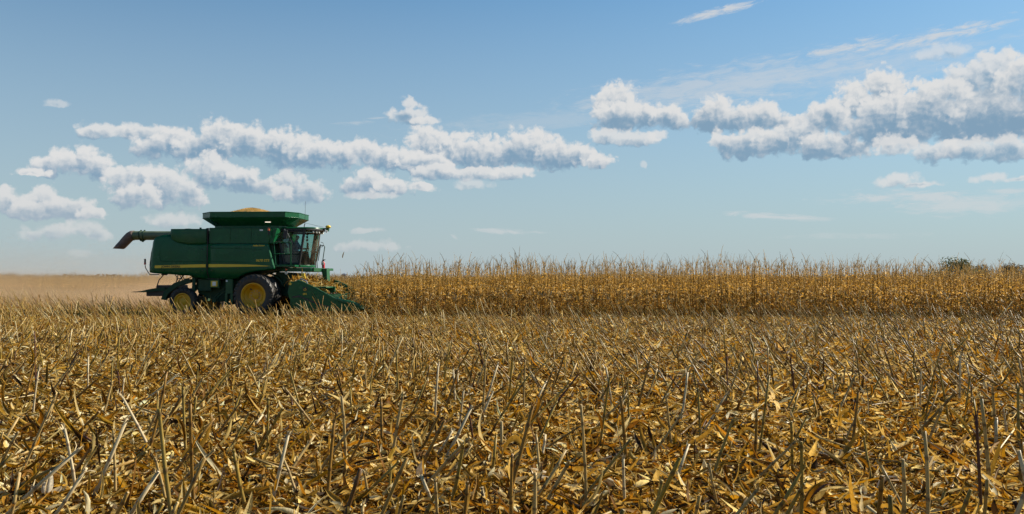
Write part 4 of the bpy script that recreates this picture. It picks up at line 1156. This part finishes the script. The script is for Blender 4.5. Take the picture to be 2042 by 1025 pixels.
m.tube([(2.03, 1.0, 2.20), (2.0, 1.0, 2.62), (2.13, 1.0, 3.32), (2.17, 1.0, 3.37), (2.35, 1.0, 3.36), (2.39, 1.0, 3.30), (2.30, 1.0, 2.66), (2.31, 1.0, 1.72)], .021, 7); m.tube([(1.86, 1.0, 2.2), (1.86, 1.0, 2.55)], .019, 6); m.tube([(1.95, 1.0, 2.2), (1.94, 1.0, 2.55)], .019, 6)
m.build("handrail", M_DGREEN, CB)
fe = MB(); fe.lathe([(2.14, .002), (2.14, .075), (2.50, .075), (2.555, .045), (2.57, .028), (2.60, .028)], (2.35, .93, 0), 14, 'z'); fo = fe.build("fire_extinguisher", M_RED, CB, smooth=50)
m = MB(); m.box((2.35, .93, 2.635), (.07, .05, .07)); m.box((2.40, .93, 2.66), (.10, .03, .03)); m.tube([(2.31, .93, 2.64), (2.26, .93, 2.56), (2.26, .93, 2.40)], .014, 6); m.build("valve", M_BLACK, fo)
m = MB(); m.box((2.35, .87, 2.47), (.08, .03, .09)); m.build("sticker", M_WHITE, fo)
# small lamps, stickers and signs at the front
m = MB(); m.box((1.12, -1.02, 2.16), (.09, .05, .09)); m.build("marker_lamp", M_AMBER, CB, bevel=.015)
m = MB(); m.lathe([(0, .002), (-.01, .05), (.0, .075), (.05, .06)], (1.12, -1.03, 1.99), 14); m.build("side_lamp", M_LENS, CB)
m = MB(); m.span(1.45, 1.62, -1.012, -1.003, 2.28, 2.34); m.face([(2.06, -.915, 2.09), (2.16, -.915, 2.09), (2.11, -.915, 2.21)]); m.build("sticker", M_STRIPE, CB, smooth=0)
m = MB(); m.span(1.78, 2.08, -.905, -.90, 2.083, 2.115); m.build("sticker", M_WHITE, CB)

# wheels
def wheel(name, c, R_, rim_r, W, lugs, dish, side, mat_r, parent):
    w = empty(name, c, 0, parent)
    h = W / 2; t = MB()
    prof = [(-h * .82, rim_r), (-h * .95, rim_r + .06), (-h, (rim_r + R_) / 2), (-h * .94, R_ - .13), (-h * .80, R_ - .06), (-h * .4, R_ - .035), (0, R_ - .03), (h * .4, R_ - .035), (h * .80, R_ - .06), (h * .94, R_ - .13), (h, (rim_r + R_) / 2), (h * .95, rim_r + .06), (h * .82, rim_r)]
    t.lathe(prof, (0, 0, 0), 56)
    for i in range(lugs):                          # slanted tread bars, staggered left and right
        for sd in (-1, 1):
            a0 = 2 * math.pi * (i + (.5 if sd > 0 else 0)) / lugs; secs = []
            for j in range(5):
                f = j / 4; a = a0 - .30 * f * 1.0; yy = sd * (.02 + f * (h * 1.0)); ro = R_ - .004 - .055 * f ** 3; ri = ro - .075 if j < 4 else ro - .12
                hw = .032 + .012 * f
                secs.append([(rr * math.cos(a + da), yy, rr * math.sin(a + da)) for rr, da in ((ri, -hw * 1.3 / R_), (ro, -hw / R_), (ro, hw / R_), (ri, hw * 1.3 / R_))])
            t.grid(secs); t.face(secs[0]); t.face(secs[-1])
    tyre = t.build("tyre", M_RUBBER, w, smooth=32)
    r = MB(); o = -h * .84
    r.lathe([(o + .02, rim_r - .004), (o - .01, rim_r + .012), (o - .012, rim_r - .03), (o + .03, rim_r - .045), (o + .05, rim_r - .085), (o + dish * .45, rim_r - .10), (o + dish * .55, rim_r - .16), (o + dish * .95, rim_r * .55), (o + dish, rim_r * .38), (o + dish, .18), (o + dish - .04, .17), (o + dish - .06, .12), (o + dish - .065, .002)], (0, 0, 0), 48)
    r.lathe([(-o - .02, rim_r - .004), (-o + .01, rim_r + .01), (-o - .05, rim_r - .06), (o + dish + .05, rim_r - .10)], (0, 0, 0), 48)
    rim = r.build("rim", M_YELLOW, w, smooth=40)
    b = MB()
    for k in range(10):
        t_ = 2 * math.pi * k / 10
        b.lathe([(0, .019), (-.035, .019), (-.036, .002)], (.205 * math.cos(t_) * rim_r / .56, o + dish, .205 * math.sin(t_) * rim_r / .56), 6)
    b.build("wheel_nuts", M_STEEL, w)
    if rim_r > .5:
        v = MB(); v.box((-.20, o + dish * .72, .28), (.10, .04, .05), (0, R(38), 0)); v.build("rim_slot", M_BLACK, w)
    if side > 0: w.rotation_euler = (0, 0, math.pi)
    return w
for sd in (-1, 1):
    wheel("drive_wheel", (0, sd * 2.08, .965), .965, .565, .52, 24, .34, sd, M_RUBBER, CB)
    wheel("inner_drive_wheel", (0, sd * 1.36, .965), .965, .565, .52, 24, .12, sd, M_RUBBER, CB)
    wr = wheel("rear_wheel", (-3.56, sd * 1.55, .66), .66, .39, .42, 20, .10, sd, M_RUBBER, CB)
m = MB(); m.tube([(0, -2.0, .965), (0, 2.0, .965)], .13, 12); m.span(-.22, .22, -1.0, 1.0, .8, 1.5); m.build("front_axle", M_DGREEN, CB)
m = MB(); m.tube([(-3.56, -1.4, .66), (-3.56, 1.4, .66)], .10, 10); m.span(-3.68, -3.44, -1.25, 1.25, .62, .86); m.prism([(-4.72, .75), (-4.55, 1.15), (-4.10, 1.52), (-3.5, 1.72), (-3.3, 1.70), (-3.3, 1.55), (-3.95, 1.35), (-4.38, 1.02), (-4.5, .72)], -1.45, -1.25); m.prism([(-4.72, .75), (-4.55, 1.15), (-4.10, 1.52), (-3.5, 1.72), (-3.3, 1.70), (-3.3, 1.55), (-3.95, 1.35), (-4.38, 1.02), (-4.5, .72)], 1.25, 1.45); m.build("rear_axle", M_DGREEN, CB)

# underside: cleaning shoe, elevators, jack stand, guards
m = MB(); m.prism([(-3.3, 1.9), (-0.9, 1.9), (-.5, 1.3), (-.9, .75), (-2.2, .62), (-3.1, 1.05)], -1.05, 1.05); m.span(-3.25, -3.1, -1.42, -1.3, 1.1, 1.85); m.span(-2.95, -2.35, -1.40, -1.28, 1.15, 1.75); m.build("cleaning_shoe", M_DGREEN, CB, bevel=.02)
m = MB(); m.span(-2.36, -1.92, -1.50, -1.30, 1.30, 1.68); m.build("guard_box", M_GREEN2, CB, bevel=.02)
m = MB(); m.span(-2.30, -1.99, -1.512, -1.503, 1.36, 1.62); sg = m.build("warning_sign", M_STRIPE, CB)
m = MB(); m.span(-2.225, -2.065, -1.52, -1.514, 1.40, 1.585); m.build("sign_text_panel", M_WHITE, sg)
m = MB(); m.span(-1.60, -1.26, -1.52, -1.36, 1.02, 1.70); m.span(-1.62, -1.50, -1.54, -1.36, .52, 1.05); m.span(-1.36, -1.24, -1.54, -1.36, .52, 1.05); m.span(-1.50, -1.36, -1.46, -1.36, .50, .62); m.build("elevator_boot", M_GREEN2, CB, bevel=.015)
m = MB(); m.span(-1.585, -1.50, -1.53, -1.522, 1.58, 1.66); m.build("sticker", M_WHITE, CB)
m = MB()
for dz in (0, .16): m.tube([(-1.66, -1.45, 1.32 - dz), (-2.06, -1.45, .92 - dz), (-2.22, -1.45, .72 - dz)], .035, 6)
for f in (.1, .35, .6, .85): m.tube([(-1.66 - .52 * f, -1.45, 1.32 - .54 * f), (-1.66 - .52 * f, -1.45, 1.16 - .54 * f)], .025, 6)
m.lathe([(-.05, .002), (-.05, .10), (.05, .10), (.05, .002)], (-2.16, -1.45, .70), 14); m.build("folding_ladder", M_DGREEN, CB)
m = MB()
for pts in ([(-3.9, -1.35, 1.95), (-3.7, -1.3, 1.6), (-3.3, -1.2, 1.62)], [(-4.0, -.9, 1.95), (-3.8, -1.0, 1.7), (-3.5, -1.1, 1.75), (-3.2, -1.3, 1.9)], [(-4.15, -1.2, 1.93), (-4.05, -1.2, 1.75), (-3.8, -1.2, 1.72)], [(-2.9, -1.42, 1.72), (-2.3, -1.5, 1.72), (-1.7, -1.46, 1.70)]): m.tube(pts, .022, 6)
m.build("hydraulic_hose", M_BLACK, CB)
m = MB(); m.tube([(-.96, -1.25, .62), (-1.02, -1.25, 1.0)], .02, 5); m.build("marker_rod", M_RED, CB)
m = MB(); P = [[( .98 * math.cos(a) * 1.06, y, .965 + .98 * math.sin(a) * 1.06) for y in (-1.02, -.55)] for a in [R(20 + 8 * k) for k in range(15)]]; m.grid(P); m.build("wheel_arch", M_DGREEN, CB, solid=.03)

# tail: straw spreader, struts, lamp bracket
sp = MB(); sp.prism([(-6.27, 1.10), (-5.75, 1.145), (-5.5, 1.21), (-5.05, 1.29), (-4.6, 1.30), (-4.6, 1.16), (-5.7, 1.08), (-6.27, 1.085)], -1.25, 1.25)
so = sp.build("tailboard", M_DGREEN, CB)
m = MB(); m.span(-5.60, -4.45, -1.10, 1.10, .90, 1.18); m.span(-5.15, -4.5, -1.0, 1.0, 1.25, 1.42); m.span(-4.75, -4.35, -1.2, 1.2, .80, 1.25); m.build("straw_spreader", M_BLACK, CB, bevel=.03)
m = MB()
for y in (-1.1, 1.1):
    m.tube([(-5.10, y, 1.30), (-4.98, y, 1.66), (-4.72, y, 1.96)], .026, 6); m.tube([(-4.18, y, 1.42), (-4.06, y, 1.94)], .022, 6); m.tube([(-4.0, y, 1.5), (-4.18, y, 1.92)], .018, 6)
m.box((-4.72, -1.1, 1.94), (.25, .12, .10)); m.box((-4.72, 1.1, 1.94), (.25, .12, .10))
m.build("strut", M_BLACK, CB)
for sd in (-1, 1):
    m = MB(); m.tube([(-5.46, sd * 1.5, 2.36), (-5.45, sd * 1.5, 2.24), (-5.24, sd * 1.5, 1.915), (-4.80, sd * 1.45, 1.925)], .022, 6); lb = m.build("lamp_bracket", M_BLACK, CB)
    m = MB(); m.box((-5.47, sd * 1.5, 2.56), (.075, .06, .20)); m.build("tail_lamp", M_BLACK, lb, bevel=.015)
    m = MB(); m.box((-5.47, sd * 1.5, 2.43), (.085, .07, .10)); m.build("lamp_lens", M_RED, lb, bevel=.015)

# feeder house and corn head
m = MB(); m.prism([(0.5, 2.05), (1.3, 2.0), (2.25, 1.35), (2.2, .45), (1.9, .42), (0.4, 1.15)], -.68, .68); m.build("feeder_house", M_DGREEN, CB, bevel=.03)
HD = empty("corn_head", (0, 0, 0), 0, CB)
ends = [(1.98, 1.58), (2.30, 1.62), (2.52, 1.575), (3.20, 1.245), (3.98, .83), (4.35, .70), (4.65, .64), (4.95, .56), (5.20, .46), (5.22, .38), (4.95, .30), (4.3, .27), (2.46, .30), (2.05, .55), (1.86, 1.1)]
for sd in (-1, 1):
    y = 3.12 * sd
    m = MB(); m.prism(ends, y - .05, y + .05); e = m.build("end_shield", M_GREEN, HD, bevel=.025)
    m = MB(); m.tube([(2.30, y, 1.625), (2.52, y, 1.585), (3.20, y, 1.255), (3.98, y, .84)], .042, 8); m.tube([(3.98, y, .835), (4.35, y, .71), (4.65, y, .65), (4.95, y, .57), (5.20, y, .46)], [.05, .10, .12, .10, .03], 10); m.build("divider_nose", M_GREEN2, e)
    m = MB(); m.prism([(2.10, .95), (2.40, .98), (3.3, .62), (4.1, .42), (4.1, .38), (3.3, .56), (2.40, .90), (2.10, .87)], y - .065, y + .065); m.build("shield_rib", M_BLACK, e)
# emblem and number on the camera-side shield
m = MB(); m.span(2.565, 2.765, -3.182, -3.176, 1.17, 1.35); em = m.build("emblem_plate", M_BLACK, HD, bevel=.004)
m = MB()
m.tube([(2.595, -3.186, 1.225), (2.63, -3.186, 1.205), (2.70, -3.186, 1.205), (2.735, -3.186, 1.225)], .012, 5)
m.face([(2.61, -3.186, 1.262), (2.66, -3.186, 1.285), (2.70, -3.186, 1.275), (2.735, -3.186, 1.235), (2.705, -3.186, 1.235), (2.685, -3.186, 1.255), (2.65, -3.186, 1.258)])
m.face([(2.66, -3.186, 1.285), (2.68, -3.186, 1.33), (2.69, -3.186, 1.325), (2.685, -3.186, 1.28)]); m.face([(2.61, -3.186, 1.262), (2.595, -3.186, 1.245), (2.60, -3.186, 1.24), (2.63, -3.186, 1.255)])
m.build("leaping_deer", M_STRIPE, em, smooth=0)
lettering("lettering", "893", 0.11, M_STRIPE, HD, (2.66, -3.178, 1.04), sx=1.1, weight=.003)
m = MB(); m.disc((1.99, -3.176, 1.50), .06, 14); m.build("sticker", M_STRIPE, HD)
m = MB(); m.span(1.95, 2.02, -3.05, 3.05, .45, 1.52); m.span(1.9, 2.12, -3.05, 3.05, 1.50, 1.60); m.prism([(2.0, .42), (2.9, .36), (3.3, .62), (3.25, .66), (2.85, .46), (2.05, .55)], -3.05, 3.05); m.build("trough", M_GREEN2, HD)
m = MB(); m.tube([(2.45, -3.0, .86), (2.45, 3.0, .86)], .17, 14)
P0_ = []; P1_ = []
for k in range(145):
    f = k / 144; a_ = f * 2 * math.pi * 9; y = -3.0 + 6.0 * f
    P0_.append((2.45 + .165 * math.cos(a_), y, .86 + .165 * math.sin(a_))); P1_.append((2.45 + .30 * math.cos(a_), y, .86 + .30 * math.sin(a_)))
m.grid([P0_, P1_]); m.build("cross_auger", M_STEEL, HD)
for k in range(7):
    y = -3.12 + 6.24 * (k + 1) / 8
    m = MB(); secs = []
    for x, zt, hw, zb in ((2.95, .98, .30, .62), (3.35, .98, .31, .55), (3.9, .80, .24, .46), (4.45, .64, .16, .38), (4.9, .50, .09, .30), (5.20, .36, .02, .28)):
        secs.append([(x, y - hw, zb), (x, y - hw * .55, zb + (zt - zb) * .75), (x, y, zt), (x, y + hw * .55, zb + (zt - zb) * .75), (x, y + hw, zb)])
    m.grid(secs); m.build("snout", M_GREEN2, HD, smooth=50, solid=.02)
m = MB(); m.span(2.46, 3.35, -2.2, -.9, 1.30, 1.36); m.prism([(3.0, 1.36), (3.42, 1.36), (3.42, 1.12), (3.25, 1.05), (2.9, 1.3)], -.95, -.80); m.build("deck_cover", M_GREEN2, HD, bevel=.01)
m = MB(); m.tube([(2.05, -2.7, 1.52), (2.35, -2.75, 1.72), (2.62, -2.85, 1.62), (2.78, -2.9, 1.30)], .032, 7); m.build("hose", M_GREY, HD)
m = MB(); m.box((2.10, -1.6, 1.90), (.16, .10, .16)); m.box((2.15, -1.6, 1.76), (.14, .08, .16)); m.build("coupler_block", M_STRIPE, HD, bevel=.01)
m = MB(); m.lathe([(0, .002), (0, .07), (.04, .07)], (2.22, -1.68, 1.64), 12); m.build("marker_lamp", M_AMBER, HD)

def local(o, l):                                   # a point given in the machine's frame
    return CB.matrix_basis @ Vector(l)

# grain heaped in the tank: kernels piled to a soft cone
bm = bmesh.new(); n_r, n_a = 40, 96
rg = np.random.default_rng(5); rings = []
for i in range(n_r + 1):
    rr = 1.75 * i / n_r; z = 5.17 - .30 * (math.sqrt(rr * rr + .10) - math.sqrt(.10)) * 1.12
    rings.append([bm.verts.new((rr * math.cos(2 * math.pi * k / n_a) * 1.15, rr * math.sin(2 * math.pi * k / n_a) * .80, z + rg.normal(0, .009))) for k in range(n_a)])
for a_, b_ in zip(rings, rings[1:]):
    for k in range(n_a): bm.faces.new((a_[k], a_[(k + 1) % n_a], b_[(k + 1) % n_a], b_[k]))
me = bpy.data.meshes.new("grain_heap"); bm.to_mesh(me); bm.free()
mg, nt, g, out = new_mat("maize_kernels"); b = principled(nt, None, 0.45, 0, .5)
tc = nt.nodes.new('ShaderNodeTexCoord').outputs['Object']
vo = nt.nodes.new('ShaderNodeTexVoronoi'); vo.inputs['Scale'].default_value = 55; nt.links.new(tc, vo.inputs['Vector'])
nt.links.new(g.mix(g.m('MULTIPLY', g.sep(vo.outputs['Color'])[0], 1.0), (0.38, 0.18, 0.015, 1), (0.58, 0.32, 0.03, 1)), b.inputs['Base Color'])
bp = nt.nodes.new('ShaderNodeBump'); bp.inputs['Strength'].default_value = 1.0; bp.inputs['Distance'].default_value = .02; bp.invert = True
nt.links.new(vo.outputs['Distance'], bp.inputs['Height']); nt.links.new(bp.outputs[0], b.inputs['Normal']); nt.links.new(b.outputs[0], out.inputs[0])
me.materials.append(mg)
o = link("grain_heap", me); o.location = local(CB, (-.98, .10, 0)); o.rotation_euler = (0, 0, R(-3))
tag(o, "golden heap of maize kernels rising above the harvester's grain tank", "grain heap")

# crop trash lying on the corn head and in front of the feeder
n = 900; f = rng.random(n)
base = np.stack([1.75 + 1.35 * rng.random(n) ** 1.2, rng.uniform(-2.9, 2.6, n), np.zeros(n)], -1)
base[:, 2] = np.interp(base[:, 0], [1.75, 2.1, 2.6, 3.1], [1.62, 1.58, 1.42, 1.02]) + rng.random(n) * .20 * np.exp(-((base[:, 1] + .6) / 1.6) ** 2) * 1.6
V, Q, C = ribbons(base, rng.uniform(0, 6.28, n), rng.normal(.15, .5, n), rng.normal(-.5, .9, n), rng.uniform(.12, .5, n), rng.uniform(.02, .06, n), rng.normal(0, .9, n), 3, pick(n), 1, .3, rng.normal(0, 1, n))
o = link("crop_trash", mesh_np("crop_trash", V, Q, C, MAT_LEAF)); o.location = CB.location; o.rotation_euler = CB.rotation_euler
tag(o, "loose leaves and husks piled on top of the harvester's corn head", "crop trash", kind='stuff')

# driver: one continuous body grown over a joint skeleton
def person():
    J = {'pel': ((1.30, 0, 2.98), .15), 'waist': ((1.27, 0, 3.14), .145), 'chest': ((1.27, 0, 3.36), .165), 'neck0': ((1.27, 0, 3.52), .09), 'neck': ((1.29, 0, 3.60), .058), 'jaw': ((1.325, 0, 3.66), .075), 'head': ((1.315, 0, 3.75), .10), 'crown': ((1.305, 0, 3.84), .075), 'nose': ((1.425, 0, 3.73), .022)}
    E = [('pel', 'waist'), ('waist', 'chest'), ('chest', 'neck0'), ('neck0', 'neck'), ('neck', 'jaw'), ('jaw', 'head'), ('head', 'crown'), ('head', 'nose')]
    for sd, nm in ((-1, 'r'), (1, 'l')):
        J.update({nm + 'sh': ((1.27, sd * .20, 3.45), .075), nm + 'el': ((1.42, sd * .27, 3.20), .055), nm + 'wr': ((1.66, sd * .17, 3.16), .036), nm + 'pa': ((1.73, sd * .15, 3.17), .040),
                  nm + 'hip': ((1.33, sd * .11, 2.95), .11), nm + 'kn': ((1.74, sd * .14, 2.96), .075), nm + 'an': ((1.84, sd * .14, 2.52), .05), nm + 'to': ((2.0, sd * .14, 2.46), .045)})
        E += [('chest', nm + 'sh'), (nm + 'sh', nm + 'el'), (nm + 'el', nm + 'wr'), (nm + 'wr', nm + 'pa'), ('pel', nm + 'hip'), (nm + 'hip', nm + 'kn'), (nm + 'kn', nm + 'an'), (nm + 'an', nm + 'to')]
        for q in range(4):
            J[f'{nm}f{q}'] = ((1.79, sd * (.19 - .024 * q), 3.19 + .006 * (q % 2)), .011); J[f'{nm}g{q}'] = ((1.805 , sd * (.19 - .024 * q), 3.15 - .006 * q), .009)
            E += [(nm + 'pa', f'{nm}f{q}'), (f'{nm}f{q}', f'{nm}g{q}')]
        J[nm + 'th'] = ((1.75, sd * .095, 3.19), .012); E.append((nm + 'pa', nm + 'th'))
    names = list(J); me = bpy.data.meshes.new("person")
    me.from_pydata([J[k][0] for k in names], [(names.index(a), names.index(b)) for a, b in E], [])
    o = link("person", me)
    sk = o.modifiers.new("skin", 'SKIN'); sv = me.skin_vertices[0].data
    for i, k in enumerate(names): sv[i].radius = (J[k][1],) * 2
    sv[0].use_root = True
    o.modifiers.new("sub", 'SUBSURF').levels = 2
    bpy.context.view_layer.update()
    dg = bpy.context.evaluated_depsgraph_get(); m2 = bpy.data.meshes.new_from_object(o.evaluated_get(dg))
    o.modifiers.clear(); o.data = m2
    sh = plain_mat("blue_shirt", (0.05, 0.10, 0.20), .8, var=.15); jn = plain_mat("dark_jeans", (0.03, 0.045, 0.09), .85, var=.15); skn = plain_mat("skin", (0.46, 0.26, 0.18), .5, var=.06); hr = plain_mat("brown_hair", (0.05, 0.03, 0.018), .7, var=.2)
    m2.materials.clear()
    for q in (sh, jn, skn, hr): m2.materials.append(q)
    for p in m2.polygons:
        c = p.center; p.use_smooth = True
        p.material_index = 3 if (c.z > 3.79 or (c.z > 3.70 and c.x < 1.27)) else 2 if (c.z > 3.57 or c.x > 1.64 and c.z > 3.08) else 1 if c.z < 3.06 else 0
    o.location = CB.location; o.rotation_euler = CB.rotation_euler
    tag(o, "person in a blue shirt sitting in the harvester's cab, hands on the wheel", "person")
person()


# ------------------------------------------------------------------ far trees, bin, dust, chaff
def foliage_mat(name, a, b_):
    m, nt, g, out = new_mat(name)
    b = principled(nt, None, .6, 0, .3)
    tc = nt.nodes.new('ShaderNodeTexCoord').outputs['Object']
    nt.links.new(g.mix(g.ramp(g.noise(tc, .9, 3, .6), .35, .65), tuple(a) + (1,), tuple(b_) + (1,)), b.inputs['Base Color'])
    t = nt.nodes.new('ShaderNodeBsdfTranslucent'); t.inputs[0].default_value = tuple(b_) + (1,)
    mx = nt.nodes.new('ShaderNodeMixShader'); mx.inputs[0].default_value = .2
    nt.links.new(b.outputs[0], mx.inputs[1]); nt.links.new(t.outputs[0], mx.inputs[2]); nt.links.new(mx.outputs[0], out.inputs[0])
    return m
M_LEAFG = foliage_mat("green_foliage", (0.065, 0.085, 0.035), (0.13, 0.15, 0.06))  # leaf tones lightened a little to stand in for distance haze
M_LEAFB = foliage_mat("autumn_foliage", (0.075, 0.065, 0.04), (0.14, 0.11, 0.06))
M_BARK = plain_mat("bark", (0.07, 0.055, 0.04), .9, var=.3, scale=4)
def tree(name, x, y, H, Wd, mat, label, group, seed, base=.12, n=2600):
    rs = np.random.default_rng(seed)
    o = empty(name, (x, y, 0)); tag(o, label, "shrub" if name == "shrub" else "tree", group)
    m = MB(); th = H * .45
    m.tube([(0, 0, -.2), (.05 * H * rs.normal(0, .3), 0, th * .6), (.02 * H, 0, th)], [.035 * H, .028 * H, .02 * H], 8)
    lobes = []
    for k in range(9):
        a = rs.uniform(0, 6.28); rr = Wd * .5 * rs.uniform(.15, .72); z = H * rs.uniform(max(base + .18, .35), .86); q = Wd * rs.uniform(.14, .26)
        lobes.append((rr * math.cos(a), rr * math.sin(a), z, q)); m.tube([(0, 0, th * rs.uniform(.5, 1)), (rr * math.cos(a) * .6, rr * math.sin(a) * .6, z - q * .5), (rr * math.cos(a), rr * math.sin(a), z)], [.016 * H, .010 * H, .004 * H], 6)
    lobes.append((0, 0, H * .86, Wd * .17)); lobes.append((Wd * .08, 0, H * .66, Wd * .28)); lobes.append((-Wd * .1, 0, H * (.5 + base * .2), Wd * .3))
    m.build("trunk", M_BARK, o)
    L = np.array(lobes); k = rs.choice(len(L), n, p=L[:, 3] ** 2 / (L[:, 3] ** 2).sum())
    d = unit(rs.normal(size=(n, 3))) * (rs.random((n, 1)) ** .4) * np.array([1, 1, .75])
    c = L[k, :3] + d * L[k, 3:4]
    c[:, 2] = np.maximum(c[:, 2], H * base + rs.random(n) * .2)
    s = H * .030 * rs.uniform(.6, 1.5, n); e1 = unit(rs.normal(size=(n, 3))); e2 = unit(np.cross(e1, rs.normal(size=(n, 3))))
    V = np.stack([c - e1 * s[:, None], c + e2 * s[:, None] * .7, c + e1 * s[:, None], c - e2 * s[:, None] * .7], 1).reshape(-1, 3)
    Q = np.arange(4 * n).reshape(n, 4)
    link("crown", mesh_np("crown", V, Q, np.ones((4 * n, 3)) * .1, mat, smooth=False), o)
    return o
TG = "trees beyond the fields"
tree("broad_tree", 125.2, 240, 7.2, 12.5, M_LEAFG, "lone round green tree rising above the corn at the right", TG, 1)
tree("shrub", 117.6, 236, 4.6, 8.0, M_LEAFG, "dark green shrub just left of the lone round tree", "shrubs beside the lone tree", 2, .02, 1400)
tree("shrub", 132.0, 242, 4.7, 8.0, M_LEAFG, "low dark green shrub just right of the lone round tree", "shrubs beside the lone tree", 3, .02, 1400)
tree("shrub", 113.0, 250, 3.6, 6.0, M_LEAFB, "small brownish shrub farthest left of the lone round tree's shrubs", "shrubs beside the lone tree", 4, .02, 1000)
for i, (x, y, H, W_) in enumerate(((163, 300, 5.6, 9), (168.5, 305, 6.6, 11), (175, 300, 7.2, 11), (181, 310, 6.8, 10), (187, 306, 7.4, 11), (194, 312, 7.6, 11))):
    tree("far_tree", x, y, H, W_, M_LEAFB, "brownish trees of the low grove at the far right horizon", "grove at the far right horizon", 20 + i, .02, 1300)
for i, (px, y, H, W_) in enumerate(((6, 420, 4.2, 12), (22, 430, 4.5, 10), (58, 425, 3.6, 9), (142, 430, 4.0, 14), (180, 440, 3.4, 11), (300, 450, 3.0, 12))):
    lab = ["hazy tree at the extreme left of the horizon", "hazy tree second from the left edge on the horizon", "small hazy tree third from the left edge on the horizon", "hazy spreading tree behind the dust between auger and left edge", "low hazy tree right of the spreading tree on the dusty horizon", "low hazy bush under the unloading auger's spout on the horizon"][i]
    tree("far_tree", (px - 1021) / 1702 * y, y, H, W_, M_LEAFB, lab, "hazy trees on the left horizon", 40 + i, .02, 1100)
# treeline far off
n = 9000; x = rng.uniform(-420, 480, n); y = rng.uniform(690, 720, n); hgt = (3.6 + 1.3 * np.sin(x * .05) + .9 * np.sin(x * .17 + 1) + .5 * np.sin(x * .5)).clip(1, 9)
c = np.stack([x, y, rng.random(n) * hgt], -1); s = rng.uniform(.5, 1.3, n); e1 = unit(rng.normal(size=(n, 3))); e2 = unit(np.cross(e1, rng.normal(size=(n, 3))))
V = np.stack([c - e1 * s[:, None], c + e2 * s[:, None] * .7, c + e1 * s[:, None], c - e2 * s[:, None] * .7], 1).reshape(-1, 3)
tag(link("treeline", mesh_np("treeline", V, np.arange(4 * n).reshape(n, 4), np.ones((4 * n, 3)) * .1, M_LEAFB, False)), "thin distant line of woods along the horizon", "woods", kind='stuff')

# a grain bin far behind the harvester's head
bn = empty("grain_bin", ((686.5 - 1021) / 1702 * 520, 520, 0)); tag(bn, "tiny blue grey grain bin on the horizon between harvester and corn", "grain bin")
M_BIN = plain_mat("galvanised_sheet", (0.16, 0.19, 0.25), .5, .3, var=.15)
m = MB(); m.lathe([(0, 1.7), (4.4, 1.7)], (0, 0, 0), 24, 'z'); m.build("wall", M_BIN, bn)
m = MB(); m.lathe([(4.4, 1.8), (5.1, .25), (5.2, .002)], (0, 0, 0), 24, 'z'); m.build("roof", M_BIN, bn)

# a torn leaf thrown up in front of the cab
V, Q, C = ribbons(np.array([[0, 0, 0.]]), np.array([1.0]), np.array([1.45]), np.array([-.5]), np.array([.34]), np.array([.05]), np.array([.4]), 6, np.array([[.3, .18, .06]]), 2, .4, np.array([1.2]))
o = link("leaf", mesh_np("leaf", V, Q, C, MAT_LEAF)); o.location = (-7.95, 40.0, 2.70)
tag(o, "single torn corn leaf flying in the air in front of the cab", "leaf")

# chaff in the air behind the machine
n = 3000
cx = -18.4 - rng.exponential(2.8, n).clip(0, 14); cz = rng.random(n) ** 1.5 * (0.8 + 0.42 * (-18.4 - cx + 1)).clip(0.5, 4.6) + .15
cy = 41.5 + rng.normal(0, 1.6, n)
c = np.stack([cx, cy, cz], -1)
V, Q, C = ribbons(c, rng.uniform(0, 6.28, n), rng.uniform(-1.5, 1.5, n), rng.normal(0, 1, n), rng.uniform(.012, .05, n), rng.uniform(.005, .014, n), rng.normal(0, 2, n), 2, pick(n), 1, .2, None, 'shred')
tag(link("chaff", mesh_np("chaff", V, Q, C, MAT_LEAF)), "fine chaff flying in the dust behind the harvester", "chaff", kind='stuff')

# dust hanging behind the machine
def dust():
    m, nt, g, out = new_mat("dust")
    pv = nt.nodes.new('ShaderNodeVolumePrincipled'); pv.inputs['Color'].default_value = (0.74, 0.52, 0.32, 1); pv.inputs['Anisotropy'].default_value = .25
    tc = nt.nodes.new('ShaderNodeTexCoord').outputs['Object']
    x, y, z = g.sep(tc)
    fall = g.m('MULTIPLY', g.m('POWER', g.ramp(g.m('MULTIPLY_ADD', g.noise(g.v('MULTIPLY', tc, (5.0, 1.5, 0.6)), 1.2, 3, .6), 0.5, g.m('ADD', z, -.20)), 0.0, 1.0, 1.0, 0.0), 1.6), g.m('MULTIPLY', g.ramp(x, -1.0, -.45, 0.5, 1.0), g.ramp(x, .86, 1.0, 1.0, 0.0)))
    fall = g.m('MULTIPLY', fall, g.ramp(g.m('ABSOLUTE', y), .5, 1.0, 1.0, 0.0))
    nz = g.noise(g.v('MULTIPLY', tc, (5.0, 0.35, 2.2)), 1.5, 4, .6)
    near = g.m('MULTIPLY', g.ramp(x, .1, .80, 0.0, 1.0), g.ramp(z, .42, .02, 0.0, 4.5))       # thickest just behind the spreader
    fall = g.m('MULTIPLY', fall, g.m('ADD', 1.0, near))
    g.link(g.m('MULTIPLY', g.m('MULTIPLY', fall, g.ramp(nz, .30, .72, .15, 1.7)), DUST), pv.inputs['Density'])
    nt.links.new(pv.outputs[0], out.inputs['Volume'])
    bm = bmesh.new(); bmesh.ops.create_cube(bm, size=2.0)
    for v in bm.verts: v.co.z = (v.co.z + 1) / 2
    me = bpy.data.meshes.new("dust_cloud"); bm.to_mesh(me); bm.free(); me.materials.append(m)
    o = link("dust_cloud", me); o.location = (-29.5, 56.0, .02); o.scale = (15.5, 13.0, 5.2)
    tag(o, "tan dust hanging low over the field behind the harvester", "dust", kind='stuff')
DUST = 0.062
dust()
